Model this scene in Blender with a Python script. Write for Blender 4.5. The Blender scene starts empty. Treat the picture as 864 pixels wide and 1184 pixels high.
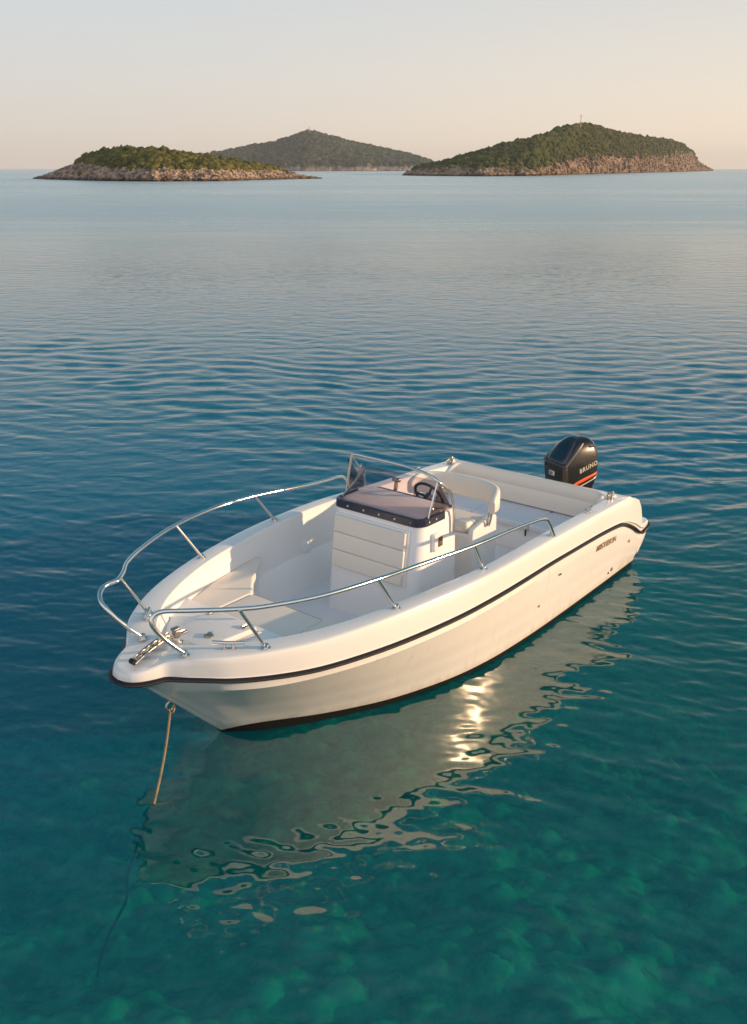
import bpy, bmesh, math, random
import numpy as np
from mathutils import Vector, Matrix, noise
R=math.radians
S=bpy.context.scene; COL=S.collection
random.seed(4)
# ------------------------------------------------------------------ camera numbers
CF=1100.0; CH=4.0026; PITCH=math.atan(397/CF)
BX,BY,BTH=1.9823,10.1207,4.034041
def project(x,y,z):
    z-=CH; d=y*math.cos(PITCH)-z*math.sin(PITCH); u=y*math.sin(PITCH)+z*math.cos(PITCH)
    return 432+CF*x/d, 592-CF*u/d
def far_point(px,py,D):          # world point at ground distance D seen at a picture height
    v=592-py; dy=CF*math.cos(PITCH)+v*math.sin(PITCH); dz=-CF*math.sin(PITCH)+v*math.cos(PITCH)
    t=D/dy; return Vector(((px-432)*t, D, CH+dz*t))
# ------------------------------------------------------------------ materials
def mat(name):
    m=bpy.data.materials.new(name); m.use_nodes=True; nt=m.node_tree; nt.nodes.clear()
    o=nt.nodes.new('ShaderNodeOutputMaterial'); return m,nt,o
def N(nt,t,**k):
    n=nt.nodes.new(t)
    for a,b in k.items():
        if a in n.inputs: n.inputs[a].default_value=b
        else: setattr(n,a,b)
    return n
def L(nt,a,b): nt.links.new(a,b)
def pbr(name,col,rough=.4,metal=0,coat=0,var=.04,scale=6,bump=0,bscale=60,spec=.5,rvar=.08,sub=0):
    m,nt,o=mat(name)
    p=N(nt,'ShaderNodeBsdfPrincipled'); p.inputs['Roughness'].default_value=rough
    p.inputs['Metallic'].default_value=metal; p.inputs['Coat Weight'].default_value=coat
    p.inputs['Coat Roughness'].default_value=.08; p.inputs['Specular IOR Level'].default_value=spec
    tc=N(nt,'ShaderNodeTexCoord'); n=N(nt,'ShaderNodeTexNoise'); n.inputs['Scale'].default_value=scale
    n.inputs['Detail'].default_value=6; L(nt,tc.outputs['Object'],n.inputs['Vector'])
    mx=N(nt,'ShaderNodeMix',data_type='RGBA'); L(nt,n.outputs['Fac'],mx.inputs[0])
    a=[max(0,c*(1-var)) for c in col]; b=[min(1,c*(1+var)) for c in col]
    mx.inputs[6].default_value=(*a,1); mx.inputs[7].default_value=(*b,1); L(nt,mx.outputs[2],p.inputs['Base Color'])
    mr=N(nt,'ShaderNodeMapRange'); mr.inputs['To Min'].default_value=max(0.02,rough-rvar); mr.inputs['To Max'].default_value=rough+rvar
    L(nt,n.outputs['Fac'],mr.inputs['Value']); L(nt,mr.outputs[0],p.inputs['Roughness'])
    if bump:
        nb=N(nt,'ShaderNodeTexNoise'); nb.inputs['Scale'].default_value=bscale; nb.inputs['Detail'].default_value=3
        L(nt,tc.outputs['Object'],nb.inputs['Vector']); bp=N(nt,'ShaderNodeBump'); bp.inputs['Strength'].default_value=bump
        bp.inputs['Distance'].default_value=.004; L(nt,nb.outputs['Fac'],bp.inputs['Height']); L(nt,bp.outputs[0],p.inputs['Normal'])
    L(nt,p.outputs[0],o.inputs['Surface']); return m
M={}
M['gel']=pbr('white_gelcoat',(.80,.775,.735),.24,coat=.5,var=.025,scale=2.5,rvar=.06,bump=.05,bscale=5)
def hullmat():
    m=pbr('hull_gelcoat',(.80,.775,.735),.22,coat=.5,var=.03,scale=2.0,rvar=.07,bump=.07,bscale=4); nt=m.node_tree; p=[x for x in nt.nodes if x.type=='BSDF_PRINCIPLED'][0]; src=p.inputs['Base Color'].links[0].from_socket
    tc=N(nt,'ShaderNodeTexCoord'); sp=N(nt,'ShaderNodeSeparateXYZ'); L(nt,tc.outputs['Object'],sp.inputs[0])
    mp=N(nt,'ShaderNodeMapping'); mp.inputs['Scale'].default_value=(9,9,1.2); L(nt,tc.outputs['Object'],mp.inputs[0]); n=N(nt,'ShaderNodeTexNoise'); n.inputs['Scale'].default_value=1.5; n.inputs['Detail'].default_value=6; L(nt,mp.outputs[0],n.inputs['Vector'])
    z=N(nt,'ShaderNodeMath',operation='MULTIPLY_ADD'); L(nt,n.outputs['Fac'],z.inputs[0]); z.inputs[1].default_value=-.16; L(nt,sp.outputs['Z'],z.inputs[2])
    mr=N(nt,'ShaderNodeMapRange'); L(nt,z.outputs[0],mr.inputs['Value']); mr.inputs['From Min'].default_value=-.03; mr.inputs['From Max'].default_value=.06; mr.inputs['To Min'].default_value=.55; mr.inputs['To Max'].default_value=0
    st=N(nt,'ShaderNodeMapRange'); L(nt,n.outputs['Fac'],st.inputs['Value']); st.inputs['From Min'].default_value=.56; st.inputs['From Max'].default_value=.8; st.inputs['To Max'].default_value=.25
    mx0=N(nt,'ShaderNodeMath',operation='MAXIMUM'); L(nt,mr.outputs[0],mx0.inputs[0]); L(nt,st.outputs[0],mx0.inputs[1])
    mx=N(nt,'ShaderNodeMix',data_type='RGBA'); L(nt,mx0.outputs[0],mx.inputs[0]); L(nt,src,mx.inputs[6]); mx.inputs[7].default_value=(.50,.43,.32,1); L(nt,mx.outputs[2],p.inputs['Base Color']); return m
M['hull']=hullmat()
M['deck']=pbr('deck_gelcoat',(.80,.79,.77),.36,coat=.15,var=.025,scale=3,bump=.12,bscale=90)
M['liner']=pbr('liner_gelcoat',(.80,.79,.78),.4,coat=.1,var=.03,scale=3,bump=.05,bscale=8)
M['sole']=pbr('nonslip_sole',(.72,.73,.75),.55,var=.05,scale=7,bump=.6,bscale=220)
M['vinyl']=pbr('cream_vinyl',(.74,.68,.60),.47,var=.035,scale=5,bump=.35,bscale=160)
M['bvinyl']=pbr('pale_grey_vinyl',(.62,.65,.70),.5,var=.035,scale=5,bump=.35,bscale=160)
M['piping']=pbr('grey_piping',(.36,.36,.36),.5)
M['rubber']=pbr('black_rubber',(.012,.013,.018),.5,bump=.1,var=.2,spec=.25)
M['insert']=pbr('rub_rail_insert',(.05,.045,.04),.4,var=.1,spec=.4)
M['anti']=pbr('black_antifouling',(.009,.009,.009),.8,spec=.12,var=.3,scale=14,bump=.5,bscale=40)
M['steel']=pbr('polished_steel',(.72,.70,.67),.14,metal=1,var=.03,rvar=.05)
M['brass']=pbr('weathered_steel',(.50,.45,.38),.3,metal=1,var=.4,scale=30,rvar=.15)
M['tan']=pbr('tan_piping',(.40,.31,.22),.5)
M['navy']=pbr('navy_trim',(.012,.016,.035),.3,coat=.3,var=.15)
M['cowl']=pbr('black_cowling',(.010,.008,.007),.26,metal=.2,coat=.6,var=.25,scale=4)
M['hood']=pbr('navy_black_hood',(.008,.011,.022),.22,coat=.7,var=.15)
M['cowledge']=pbr('satin_grey_bevel',(.13,.12,.11),.35,metal=.5,var=.1)
M['orange']=pbr('orange_decal',(.75,.10,.02),.35)
M['silver']=pbr('silver_decal',(.62,.58,.50),.3,metal=.3)
M['plate']=pbr('pale_plate',(.62,.58,.50),.4)
M['letter']=pbr('bronze_lettering',(.30,.20,.11),.4,metal=.3)
M['dark']=pbr('dark_cavity',(.02,.018,.015),.6)
M['brown']=pbr('brown_vent_opening',(.13,.07,.04),.6)
M['rope']=pbr('beige_rope',(.27,.21,.12),.85,var=.55,scale=22,bump=1,bscale=300)
M['wetrope']=pbr('weedy_rope',(.010,.011,.006),.8,var=.4,scale=40,bump=1,bscale=200)
M['hatch']=pbr('hatch_gelcoat',(.76,.74,.71),.45,var=.03,bump=.5,bscale=240)
M['dash']=pbr('dash_panel',(.93,.85,.76),.42,var=.05,bump=.2,bscale=120)
M['red']=pbr('red_lens',(.45,.03,.02),.2,coat=.6)
def glassmat(nm,c):
    m,nt,o=mat(nm)
    t=N(nt,'ShaderNodeBsdfTransparent'); t.inputs[0].default_value=(*c,1)
    g=N(nt,'ShaderNodeBsdfGlossy'); g.inputs['Roughness'].default_value=.04; g.inputs[0].default_value=(.9,.9,.9,1)
    lw=N(nt,'ShaderNodeLayerWeight'); lw.inputs[0].default_value=.5; pw=N(nt,'ShaderNodeMath',operation='POWER'); L(nt,lw.outputs['Facing'],pw.inputs[0]); pw.inputs[1].default_value=4.0; f=N(nt,'ShaderNodeMath',operation='MULTIPLY_ADD'); L(nt,pw.outputs[0],f.inputs[0]); f.inputs[1].default_value=.8; f.inputs[2].default_value=.035
    x=N(nt,'ShaderNodeMixShader'); L(nt,f.outputs[0],x.inputs[0]); L(nt,t.outputs[0],x.inputs[1]); L(nt,g.outputs[0],x.inputs[2])
    L(nt,x.outputs[0],o.inputs['Surface']); return m
M['glass']=glassmat('tinted_acrylic',(.84,.79,.81)); M['smoke']=glassmat('smoked_acrylic',(.62,.56,.55))
# ------------------------------------------------------------------ object helpers
def link(name,me,m,parent=None,smooth=30,mats=None):
    o=bpy.data.objects.new(name,me); COL.objects.link(o)
    for x in (mats or [m]): me.materials.append(x)
    if smooth is not None:
        me.polygons.foreach_set('use_smooth',[True]*len(me.polygons)); me.set_sharp_from_angle(angle=R(smooth))
    if parent is not None: o.parent=parent
    return o
def bobj(name,bm,m,parent=None,smooth=30,mats=None):
    bmesh.ops.recalc_face_normals(bm,faces=bm.faces)
    me=bpy.data.meshes.new(name); bm.to_mesh(me); bm.free(); return link(name,me,m,parent,smooth,mats)
def tag(o,label=None,cat=None,group=None,kind=None):
    if label: o['label']=label
    if cat: o['category']=cat
    if group: o['group']=group
    if kind: o['kind']=kind
    return o
def cr(P,per=4,closed=False):
    P=[Vector(p) for p in P]; out=[]; n=len(P)
    segs=n if closed else n-1
    for i in range(segs):
        if closed: a,b,c,d=P[(i-1)%n],P[i],P[(i+1)%n],P[(i+2)%n]
        else: a,b,c,d=P[max(i-1,0)],P[i],P[i+1],P[min(i+2,n-1)]
        for k in range(per):
            t=k/per; out.append(.5*((2*b)+(c-a)*t+(2*a-5*b+4*c-d)*t*t+(3*b-3*c+d-a)*t**3))
    if not closed: out.append(P[-1])
    return out
def tube(bm,path,r,seg=10,caps=True,r2=None):
    path=[Vector(p) for p in path]; n=len(path); rings=[]; up=None
    for i,p in enumerate(path):
        t=(path[min(i+1,n-1)]-path[max(i-1,0)])
        if t.length<1e-9: t=Vector((1,0,0))
        t.normalize()
        if up is None:
            up=Vector((0,0,1)) if abs(t.z)<.9 else Vector((1,0,0))
        s=t.cross(up).normalized(); up=s.cross(t).normalized()
        rr=r if r2 is None else r+(r2-r)*i/(n-1)
        rings.append([bm.verts.new(p+rr*(math.cos(a)*s+math.sin(a)*up)) for a in [2*math.pi*k/seg for k in range(seg)]])
    for a,b in zip(rings[:-1],rings[1:]):
        for k in range(seg): bm.faces.new((a[k],a[(k+1)%seg],b[(k+1)%seg],b[k]))
    if caps: bm.faces.new(rings[0]); bm.faces.new(rings[-1][::-1])
def bevel_all(bm,w,seg=3,ang=30):
    es=[e for e in bm.edges if len(e.link_faces)==2 and e.calc_face_angle(0)>R(ang)]
    bmesh.ops.bevel(bm,geom=es,offset=w,segments=seg,profile=.6,affect='EDGES',clamp_overlap=True)
def box(bm,c,s,rot=None,bev=0,seg=3):
    b=bmesh.new(); bmesh.ops.create_cube(b,size=1)
    bmesh.ops.scale(b,vec=s,verts=b.verts)
    if bev: bevel_all(b,bev,seg)
    if rot is not None: bmesh.ops.transform(b,matrix=rot.to_4x4(),verts=b.verts)
    bmesh.ops.translate(b,vec=c,verts=b.verts); me=bpy.data.meshes.new('t'); b.to_mesh(me); b.free(); bm.from_mesh(me); bpy.data.meshes.remove(me)
def prism(bm,poly,z0,z1,bev=.02,seg=3,topoff=None):
    b=bmesh.new(); lo=[b.verts.new((x,y,z0)) for x,y in poly]; hi=[b.verts.new((x,y,z1 if topoff is None else z1+topoff(x,y))) for x,y in poly]
    n=len(poly)
    for i in range(n): b.faces.new((lo[i],lo[(i+1)%n],hi[(i+1)%n],hi[i]))
    b.faces.new(lo[::-1]); b.faces.new(hi); bmesh.ops.recalc_face_normals(b,faces=b.faces)
    if bev:
        es=[e for e in b.edges if len(e.link_faces)==2 and e.calc_face_angle(0)>R(50) ]
        bmesh.ops.bevel(b,geom=es,offset=bev,segments=seg,profile=.6,affect='EDGES',clamp_overlap=True)
    me=bpy.data.meshes.new('t'); b.to_mesh(me); b.free(); bm.from_mesh(me); bpy.data.meshes.remove(me)
def loft(bm,rows,closed=False):
    V=[[bm.verts.new(p) for p in r] for r in rows]
    for a,b in zip(V[:-1],V[1:]):
        n=len(a)
        for k in range(n if closed else n-1):
            k2=(k+1)%n
            try: bm.faces.new((a[k],a[k2],b[k2],b[k]))
            except ValueError: pass
    return V
def mir(p): return Vector((p[0],-p[1],p[2]))
def cylinder(bm,c,axis,r,h,seg=20,bev=0):
    a=Vector(axis).normalized(); c=Vector(c); tube(bm,[c,c+a*h*.5,c+a*h],r,seg)
# ================================================================== BOAT
boat=bpy.data.objects.new('motorboat',None); COL.objects.link(boat)
boat.location=(BX,BY,0); boat.rotation_euler=(0,0,BTH)
tag(boat,'white open centre-console motorboat with steel bow rails and black outboard, moored on calm teal water','boat')
RUB=[(-.02,1.10,.365),(.10,1.11,.415),(.22,1.115,.49),(.34,1.12,.55),(.46,1.12,.60),(.66,1.12,.64),(1.1,1.13,.675),(1.65,1.145,.70),(2.1,1.155,.715),
(2.55,1.172,.728),(3.0,1.170,.73),(3.5,1.14,.729),(4.0,1.065,.727),(4.4,.975,.728),(4.8,.85,.735),(5.1,.70,.75),(5.33,.545,.77),(5.46,.42,.785),
(5.565,.305,.795),(5.635,.222,.80),(5.71,.188,.80),(5.79,.142,.80),(5.845,.078,.80),(5.862,0,.80)]
SH=[(.36,1.0,.80),(.42,1.01,.83),(.48,1.02,.868),(.55,1.03,.862),(.64,1.04,.872),(.8,1.05,.878),(1.1,1.075,.895),(1.6,1.085,.912),(2.1,1.105,.93),
(2.55,1.13,.95),(3,1.134,.955),(3.5,1.09,.96),(4,1.02,.957),(4.4,.94,.948),(4.8,.806,.94),(5.1,.662,.938),(5.33,.50,.938),(5.47,.38,.935),
(5.53,.25,.925),(5.59,.178,.912),(5.655,.145,.898),(5.73,.105,.885),(5.775,.055,.876),(5.785,0,.874)]
INN=[(.45,.90,.845),(.5,.91,.875),(.55,.92,.862),(.62,.93,.868),(.7,.94,.873),(.85,.955,.88),(1.12,.975,.895),(1.6,.985,.912),(2.1,1.0,.93),
(2.55,1.025,.948),(3,1.02,.953),(3.48,.975,.957),(3.95,.90,.954),(4.33,.82,.946),(4.7,.69,.938),(4.97,.55,.936),(5.15,.42,.935),(5.27,.31,.934),
(5.35,.22,.934),(5.40,.15,.934),(5.42,.10,.933),(5.435,.06,.933),(5.44,.03,.932),(5.44,0,.932)]
MU=[(-.02,1.09,.29),(.10,1.095,.34),(.22,1.10,.41),(.34,1.105,.47),(.46,1.105,.52),(.66,1.105,.56),(1.1,1.115,.60),(1.65,1.13,.62),(2.1,1.14,.635),
(2.55,1.157,.65),(3.0,1.155,.65),(3.5,1.122,.65),(4.0,1.045,.65),(4.4,.95,.65),(4.78,.82,.655),(5.08,.68,.665),(5.31,.51,.675),(5.43,.36,.68),
(5.53,.24,.68),(5.58,.15,.68),(5.62,.09,.68),(5.64,.05,.675),(5.655,.025,.67),(5.66,0,.67)]
CHN=[(.04,1.06,.055),(.15,1.062,.055),(.27,1.065,.055),(.4,1.068,.055),(.52,1.07,.055),(.75,1.075,.055),(1.15,1.08,.055),(1.6,1.085,.055),(2.05,1.085,.055),
(2.45,1.075,.055),(2.85,1.05,.055),(3.25,.99,.055),(3.6,.895,.055),(3.95,.765,.055),(4.25,.615,.06),(4.5,.475,.07),(4.7,.34,.078),(4.83,.24,.075),
(4.91,.16,.06),(4.95,.11,.045),(4.975,.07,.03),(4.99,.04,.018),(5.0,.02,.008),(5.005,0,.0)]
PER=4
def rows_between(A,B,params):
    out=[]
    for a,b in params:
        out.append([Vector((p[0]+(q[0]-p[0])*a,p[1]+(q[1]-p[1])*a,p[2]+(q[2]-p[2])*b)) for p,q in zip(A,B)])
    return out
rub=cr(RUB,PER); sh=cr(SH,PER); inn=cr(INN,PER); mu=cr(MU,PER); chn=cr(CHN,PER)
for row in (rub,sh,inn,mu,chn):
    for p in row: p.y=max(p.y,0)
n=len(rub)
def both(bm,rows,capstern=False):
    V1=loft(bm,rows); V2=loft(bm,[[mir(p) for p in r] for r in rows])
    if capstern:
        for i in range(len(rows)-1):
            bm.faces.new((V1[i][0],V1[i+1][0],V2[i+1][0],V2[i][0]))
# hull topsides
tops=[]
for k in range(11):
    b=k/10; row=[]
    for i,(c,m_) in enumerate(zip(chn,mu)):
        w=min(1,max(0,(c.x-2.6)/2.2)); e=1+.75*w*(1 if c.y>.05 else 1)
        a=b**e; y=c.y+(m_.y-c.y)*a
        if i==n-1: y=0
        x=c.x+(m_.x-c.x)*b
        z=c.z+(m_.z-c.z)*b
        # two shallow spray knuckles, proud of the side
        y+= (.008*w if False else 0)
        row.append(Vector((x,y,z)))
    tops.append(row)
# knuckle line: slight step around 55% height
for i in range(n):
    if tops[5][i].y>.06:
        tops[3][i].y+=.0; 
        for k in (3,4,5,6,7,8,9,10): tops[k][i].y+=.007
        for k in (6,7,8,9,10): tops[k][i].y+=.006
bm=bmesh.new(); both(bm,tops,True)
under=[[Vector((p.x,p.y+(.013 if p.y>.06 else 0),p.z)) for p in mu],[Vector((p.x-.004,p.y*.985,p.z-.025)) for p in rub]]
both(bm,under,True)
hull=None
bmesh.ops.remove_doubles(bm,verts=bm.verts,dist=.0008)
hull=bobj('hull',bm,M['hull'],boat,smooth=22)
# black bottom and boot stripe
keel=[Vector((p.x-.02*(i/n),0,-.32+.30*max(0,(i/n-.45)/.55)**2.2)) for i,p in enumerate(chn)]
b0=[Vector((p.x,max(0,p.y-.006),p.z)) for p in chn]; b1=[Vector((p.x,max(0,p.y-.014),p.z-(.045+.03*min(1,max(0,(p.x-3.6))))*min(1,p.y*4))) for p in chn]
b2=[Vector((p.x,max(0,p.y*.93),p.z-.06*min(1,p.y*4))) for p in chn]
bm=bmesh.new(); both(bm,[b0,b1,b2,keel],True)
bmesh.ops.remove_doubles(bm,verts=bm.verts,dist=.0008)
bobj('antifouled_bottom',bm,M['anti'],boat,smooth=25)
# deck moulding: from rub rail over the shoulder to the inner coaming edge
prm=[(0,.0),(-.14,.05),(-.12,.10),(.0,.125),(.03,.36),(.12,.68),(.24,.88),(.42,.965),(.70,.992),(1,1)]
dk=rows_between(rub,sh,prm)
for i in range(n):                       # small step above the rubber
    dk[1][i].y=max(0,rub[i].y-.004) if i<n-1 else 0
rowc=[ (a+b)/2+Vector((0,0,.006)) for a,b in zip(sh,inn)]
in2=[p+Vector((-.004,-.012 if p.y>.02 else 0,-.014)) for p in inn]
in3=[p+Vector((-.008,-.016 if p.y>.02 else 0,-.05)) for p in inn]
bm=bmesh.new()
both(bm,dk+[rowc,inn,in2,in3],False)
bmesh.ops.remove_doubles(bm,verts=bm.verts,dist=.0008)
# stern cap
V=[r[0] for r in dk]+[inn[0]]
vv=[bm.verts.new(p) for p in V]; vm=[bm.verts.new(mir(p)) for p in V]
for i in range(len(V)-1): bm.faces.new((vv[i],vv[i+1],vm[i+1],vm[i]))
bobj('deck',bm,M['gel'],boat,smooth=28)
# inner liner
def bw(x): return min(1,max(0,(x-4.3)/.5))
L1=[p+Vector((-.03*(i>60),-.035 if p.y>.05 else 0,-.40+.19*bw(p.x))) for i,p in enumerate(inn)]
L2=[p+Vector((-.03*(i>60),-.065 if p.y>.08 else 0,-.43+.19*bw(p.x))) for i,p in enumerate(inn)]
fl=[]
for i,p in enumerate(inn):
    cy=np.interp(p.x,[c.x for c in chn],[c.y for c in chn])
    y=min(p.y-.17,cy-.06)
    x=min(p.x,4.62); y=max(0,y) if p.x<4.62 else max(0,.28*(1-(i/n-.62)/.38))
    fl.append(Vector((x,y,.25)))
fl[-1].y=0
bm=bmesh.new(); both(bm,[in3,L1,L2,[Vector((a.x+(b.x-a.x)*.5,b.y+(a.y-b.y)*.45,a.z+(b.z-a.z)*.5)) for a,b in zip(L2,fl)],fl],False)
bobj('cockpit_liner',bm,M['liner'],boat,smooth=26)
bm=bmesh.new(); pts=[p for p in fl if p.x<4.6]
prism(bm,[(p.x,p.y+.01) for p in pts]+[(p.x,-p.y-.01) for p in reversed(pts)],.235,.254,0)
bobj('cockpit_sole',bm,M['sole'],boat,smooth=None)
# rub rail
def ribbon_profile(path,prof,name,m,parent):
    bm=bmesh.new(); rings=[]
    full=[Vector(p) for p in path]; k=len(full)
    for i,p in enumerate(full):
        t=(full[min(i+1,k-1)]-full[max(i-1,0)]).normalized()
        out=Vector((t.y,-t.x,0)).normalized(); upv=Vector((0,0,1))
        rings.append([bm.verts.new(p+out*a+upv*b) for a,b in prof])
    for a,b in zip(rings[:-1],rings[1:]):
        q=len(prof)
        for j in range(q): bm.faces.new((a[j],a[(j+1)%q],b[(j+1)%q],b[j]))
    bm.faces.new(rings[0]); bm.faces.new(rings[-1][::-1])
    return bobj(name,bm,m,parent,smooth=40)
path=[mir(p) for p in rub]+[p for p in reversed(rub[:-1])]
# orientation: from starboard stern round the bow to port stern -> outward is to the left or right; keep both by test
t=(path[6]-path[5]).normalized(); outv=Vector((t.y,-t.x,0)); sgn=1 if outv.y<0 else -1
prof=[(-.02,-.018),(.010*sgn,-.020),(.022*sgn,-.012),(.027*sgn,0),(.022*sgn,.010),(.010*sgn,.016),(-.02,.016)]
prof=[(a if abs(a)!=.02 else -.02*sgn,b) for a,b in prof]
rr=ribbon_profile(path,prof,'rub_rail',M['rubber'],boat)
prof2=[(.020*sgn,-.005),(.031*sgn,-.003),(.031*sgn,.004),(.020*sgn,.005)]
ribbon_profile(path,prof2,'rub_rail_insert',M['insert'],rr)
# swim platforms either side of the engine, with brackets below
for s in (1,-1):
    bm=bmesh.new()
    poly=[(.12,.34),(-.24,.34),(-.25,.42),(-.25,.98),(-.235,1.05),(-.19,1.09),(-.10,1.105),(.12,1.105)]
    prism(bm,[(x,y*s) for x,y in poly],.36,.455,.018)
    pl=bobj('swim_platform',bm,M['gel'],boat)
    bm=bmesh.new(); prism(bm,[(x-.02,(y-.06)*s) for x,y in [(.10,.44),(-.18,.44),(-.18,1.02),(.10,1.06)]],.450,.4585,.003,1)
    bobj('nonslip_pad',bm,M['sole'],pl)
    bm=bmesh.new()
    P=[(-.02,.11),(.03,.36),(-.215,.365),(-.20,.28),(-.13,.20)]
    a=[bm.verts.new((x,1.075*s,z)) for x,z in P]; b=[bm.verts.new((x,.36*s,z)) for x,z in P]
    for i in range(5): bm.faces.new((a[i],a[(i+1)%5],b[(i+1)%5],b[i]))
    bm.faces.new(a); bm.faces.new(b[::-1]); bmesh.ops.recalc_face_normals(bm,faces=bm.faces); bevel_all(bm,.012,2)
    bobj('platform_bracket',bm,M['gel'],boat)
    q=[Vector((-.02,1.118*s,.375)),Vector((-.07,1.12*s,.385)),Vector((-.14,1.118*s,.395)),Vector((-.20,1.10*s,.40)),Vector((-.25,1.055*s,.40)),Vector((-.265,.98*s,.40)),Vector((-.265,.7*s,.40)),Vector((-.262,.36*s,.40))]
    bm=bmesh.new(); tube(bm,cr(q,5),.017,8); bobj('platform_rub_rail',bm,M['rubber'],pl)
# ------------------------------------------------------------------ transom top / splash well deck behind bench
bm=bmesh.new(); prism(bm,[(.37,-.96),(.50,-.96),(.50,.96),(.37,.96)],.60,.862,.02); bobj('transom',bm,M['gel'],boat)
# ------------------------------------------------------------------ bow locker, cushions, hatch
def hull_y(x,z):
    best=None
    for k in range(10):
        r0,r1=tops[k],tops[k+1]
        z0=np.interp(x,[p.x for p in r0],[p.z for p in r0]); z1=np.interp(x,[p.x for p in r1],[p.z for p in r1])
        if z0<=z<=z1+1e-6:
            y0=np.interp(x,[p.x for p in r0],[p.y for p in r0]); y1=np.interp(x,[p.x for p in r1],[p.y for p in r1])
            return float(y0+(y1-y0)*(z-z0)/max(1e-6,z1-z0))
    return float(np.interp(x,[p.x for p in mu],[p.y for p in mu]))
IX=[p.x for p in inn]; IYv=[p.y for p in inn]
def lin(x): return float(np.interp(x,IX,IYv))
def half(poly): return poly+[(x,-y) for x,y in reversed(poly) if abs(y)>1e-6]
base=[(4.28,0),(4.28,.42),(4.07,.60),(3.74,.84),(3.72,lin(3.72)-.05)]+[(x,lin(x)-.045) for x in (3.9,4.1,4.3,4.5,4.66)]+[(4.66,0)]
bm=bmesh.new(); tp=half(base); bo=[]
for x,y in tp:
    lim=hull_y(x,.30)-.07; bo.append((x,math.copysign(min(abs(y),lim),y) if abs(y)>1e-6 else 0))
V=loft(bm,[[Vector((x,y,.256)) for x,y in bo],[Vector((x,y,.668)) for x,y in tp],[Vector((x*.999+.004,y*.985,.682)) for x,y in tp]],True); bm.faces.new(V[0]); bm.faces.new(V[-1])
bobj('bow_locker',bm,M['liner'],boat)
def cush(name,poly,z0,z1,bev=.028,m='vinyl',parent=boat):
    bm=bmesh.new(); prism(bm,poly,z0,z1,bev,4); return bobj(name,bm,M[m],parent,smooth=40)
cush('bow_cushion',[(4.245,-.385),(4.245,.385),(4.685,.385),(4.685,-.385)],.682,.755)
for s in (1,-1):
    w=[(4.245,.392),(4.03,.60),(3.84,.735),(3.69,.845),(3.655,.885),(3.655,.925),(3.69,lin(3.7)-.028)]+[(x,lin(x)-.026) for x in (3.85,4.0,4.15,4.3,4.45,4.6)]+[(4.685,lin(4.685)-.03),(4.685,.392)]
    c=cush('bow_cushion',[(x,y*s) for x,y in w],.682,.756)
def piping(parent,pts,z,r=.0035):
    bm=bmesh.new(); tube(bm,[Vector((x,y,z)) for x,y in pts],r,6); bobj('piping',bm,M['tan'],parent,smooth=60)
for o_ in [o for o in boat.children if o.name.startswith('bow_cushion')]:
    ys=[v.co.y for v in o_.data.vertices]; m_=sum(ys)/len(ys)
    if abs(m_)<.1: piping(o_,[(4.255,-.37),(4.255,.37)],.752); piping(o_,[(4.675,-.37),(4.675,.37)],.752)
    else:
        s_=1 if m_>0 else -1; piping(o_,[(4.675,.40*s_),(4.675,(lin(4.68)-.05)*s_)],.753); piping(o_,[(4.25,.41*s_),(4.04,.61*s_),(3.85,.75*s_),(3.70,.86*s_)],.750)
# forward deck step with hatch
fw=[(4.695,0),(4.695,lin(4.7)-.02)]+[(x,lin(x)-.018) for x in (4.85,5.0,5.1,5.2,5.3,5.36)]+[(5.41,.09),(5.42,0)]
bm=bmesh.new(); prism(bm,half(fw),.70,.795,.01); bobj('foredeck_step',bm,M['liner'],boat)
hp=[(4.80,-.25),(4.80,.235),(5.235,.185),(5.27,.12),(5.27,-.14),(5.235,-.20)]
bm=bmesh.new(); prism(bm,[(x+(.02 if x>5 else -.03),y*1.08) for x,y in hp],.79,.815,.008); pl=bobj('hatch_frame',bm,M['gel'],boat)
bm=bmesh.new(); prism(bm,hp,.812,.862,.018,3); ht=bobj('anchor_hatch',bm,M['hatch'],boat)
q=[(x+(.006 if x>5 else -.006),y*1.03,.8155) for x,y in hp]; q.append(q[0]); bm=bmesh.new(); tube(bm,q,.007,6); bobj('gasket',bm,M['piping'],ht)
for (x,y) in [(4.86,-.20),(4.86,.18),(5.20,-.11)]:
    bm=bmesh.new(); box(bm,(x,y,.868),(.055,.03,.012),None,.004,2); tube(bm,[(x-.02,y-.018,.875),(x+.02,y-.018,.875)],.006,8); bobj('hinge',bm,M['brass'],ht)
bm=bmesh.new(); cylinder(bm,(5.12,.07,.862),(0,0,1),.034,.008); box(bm,(5.12,.07,.876),(.075,.03,.012),Matrix.Rotation(.5,3,'Z'),.004,2); bobj('latch',bm,M['brass'],ht)
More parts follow.
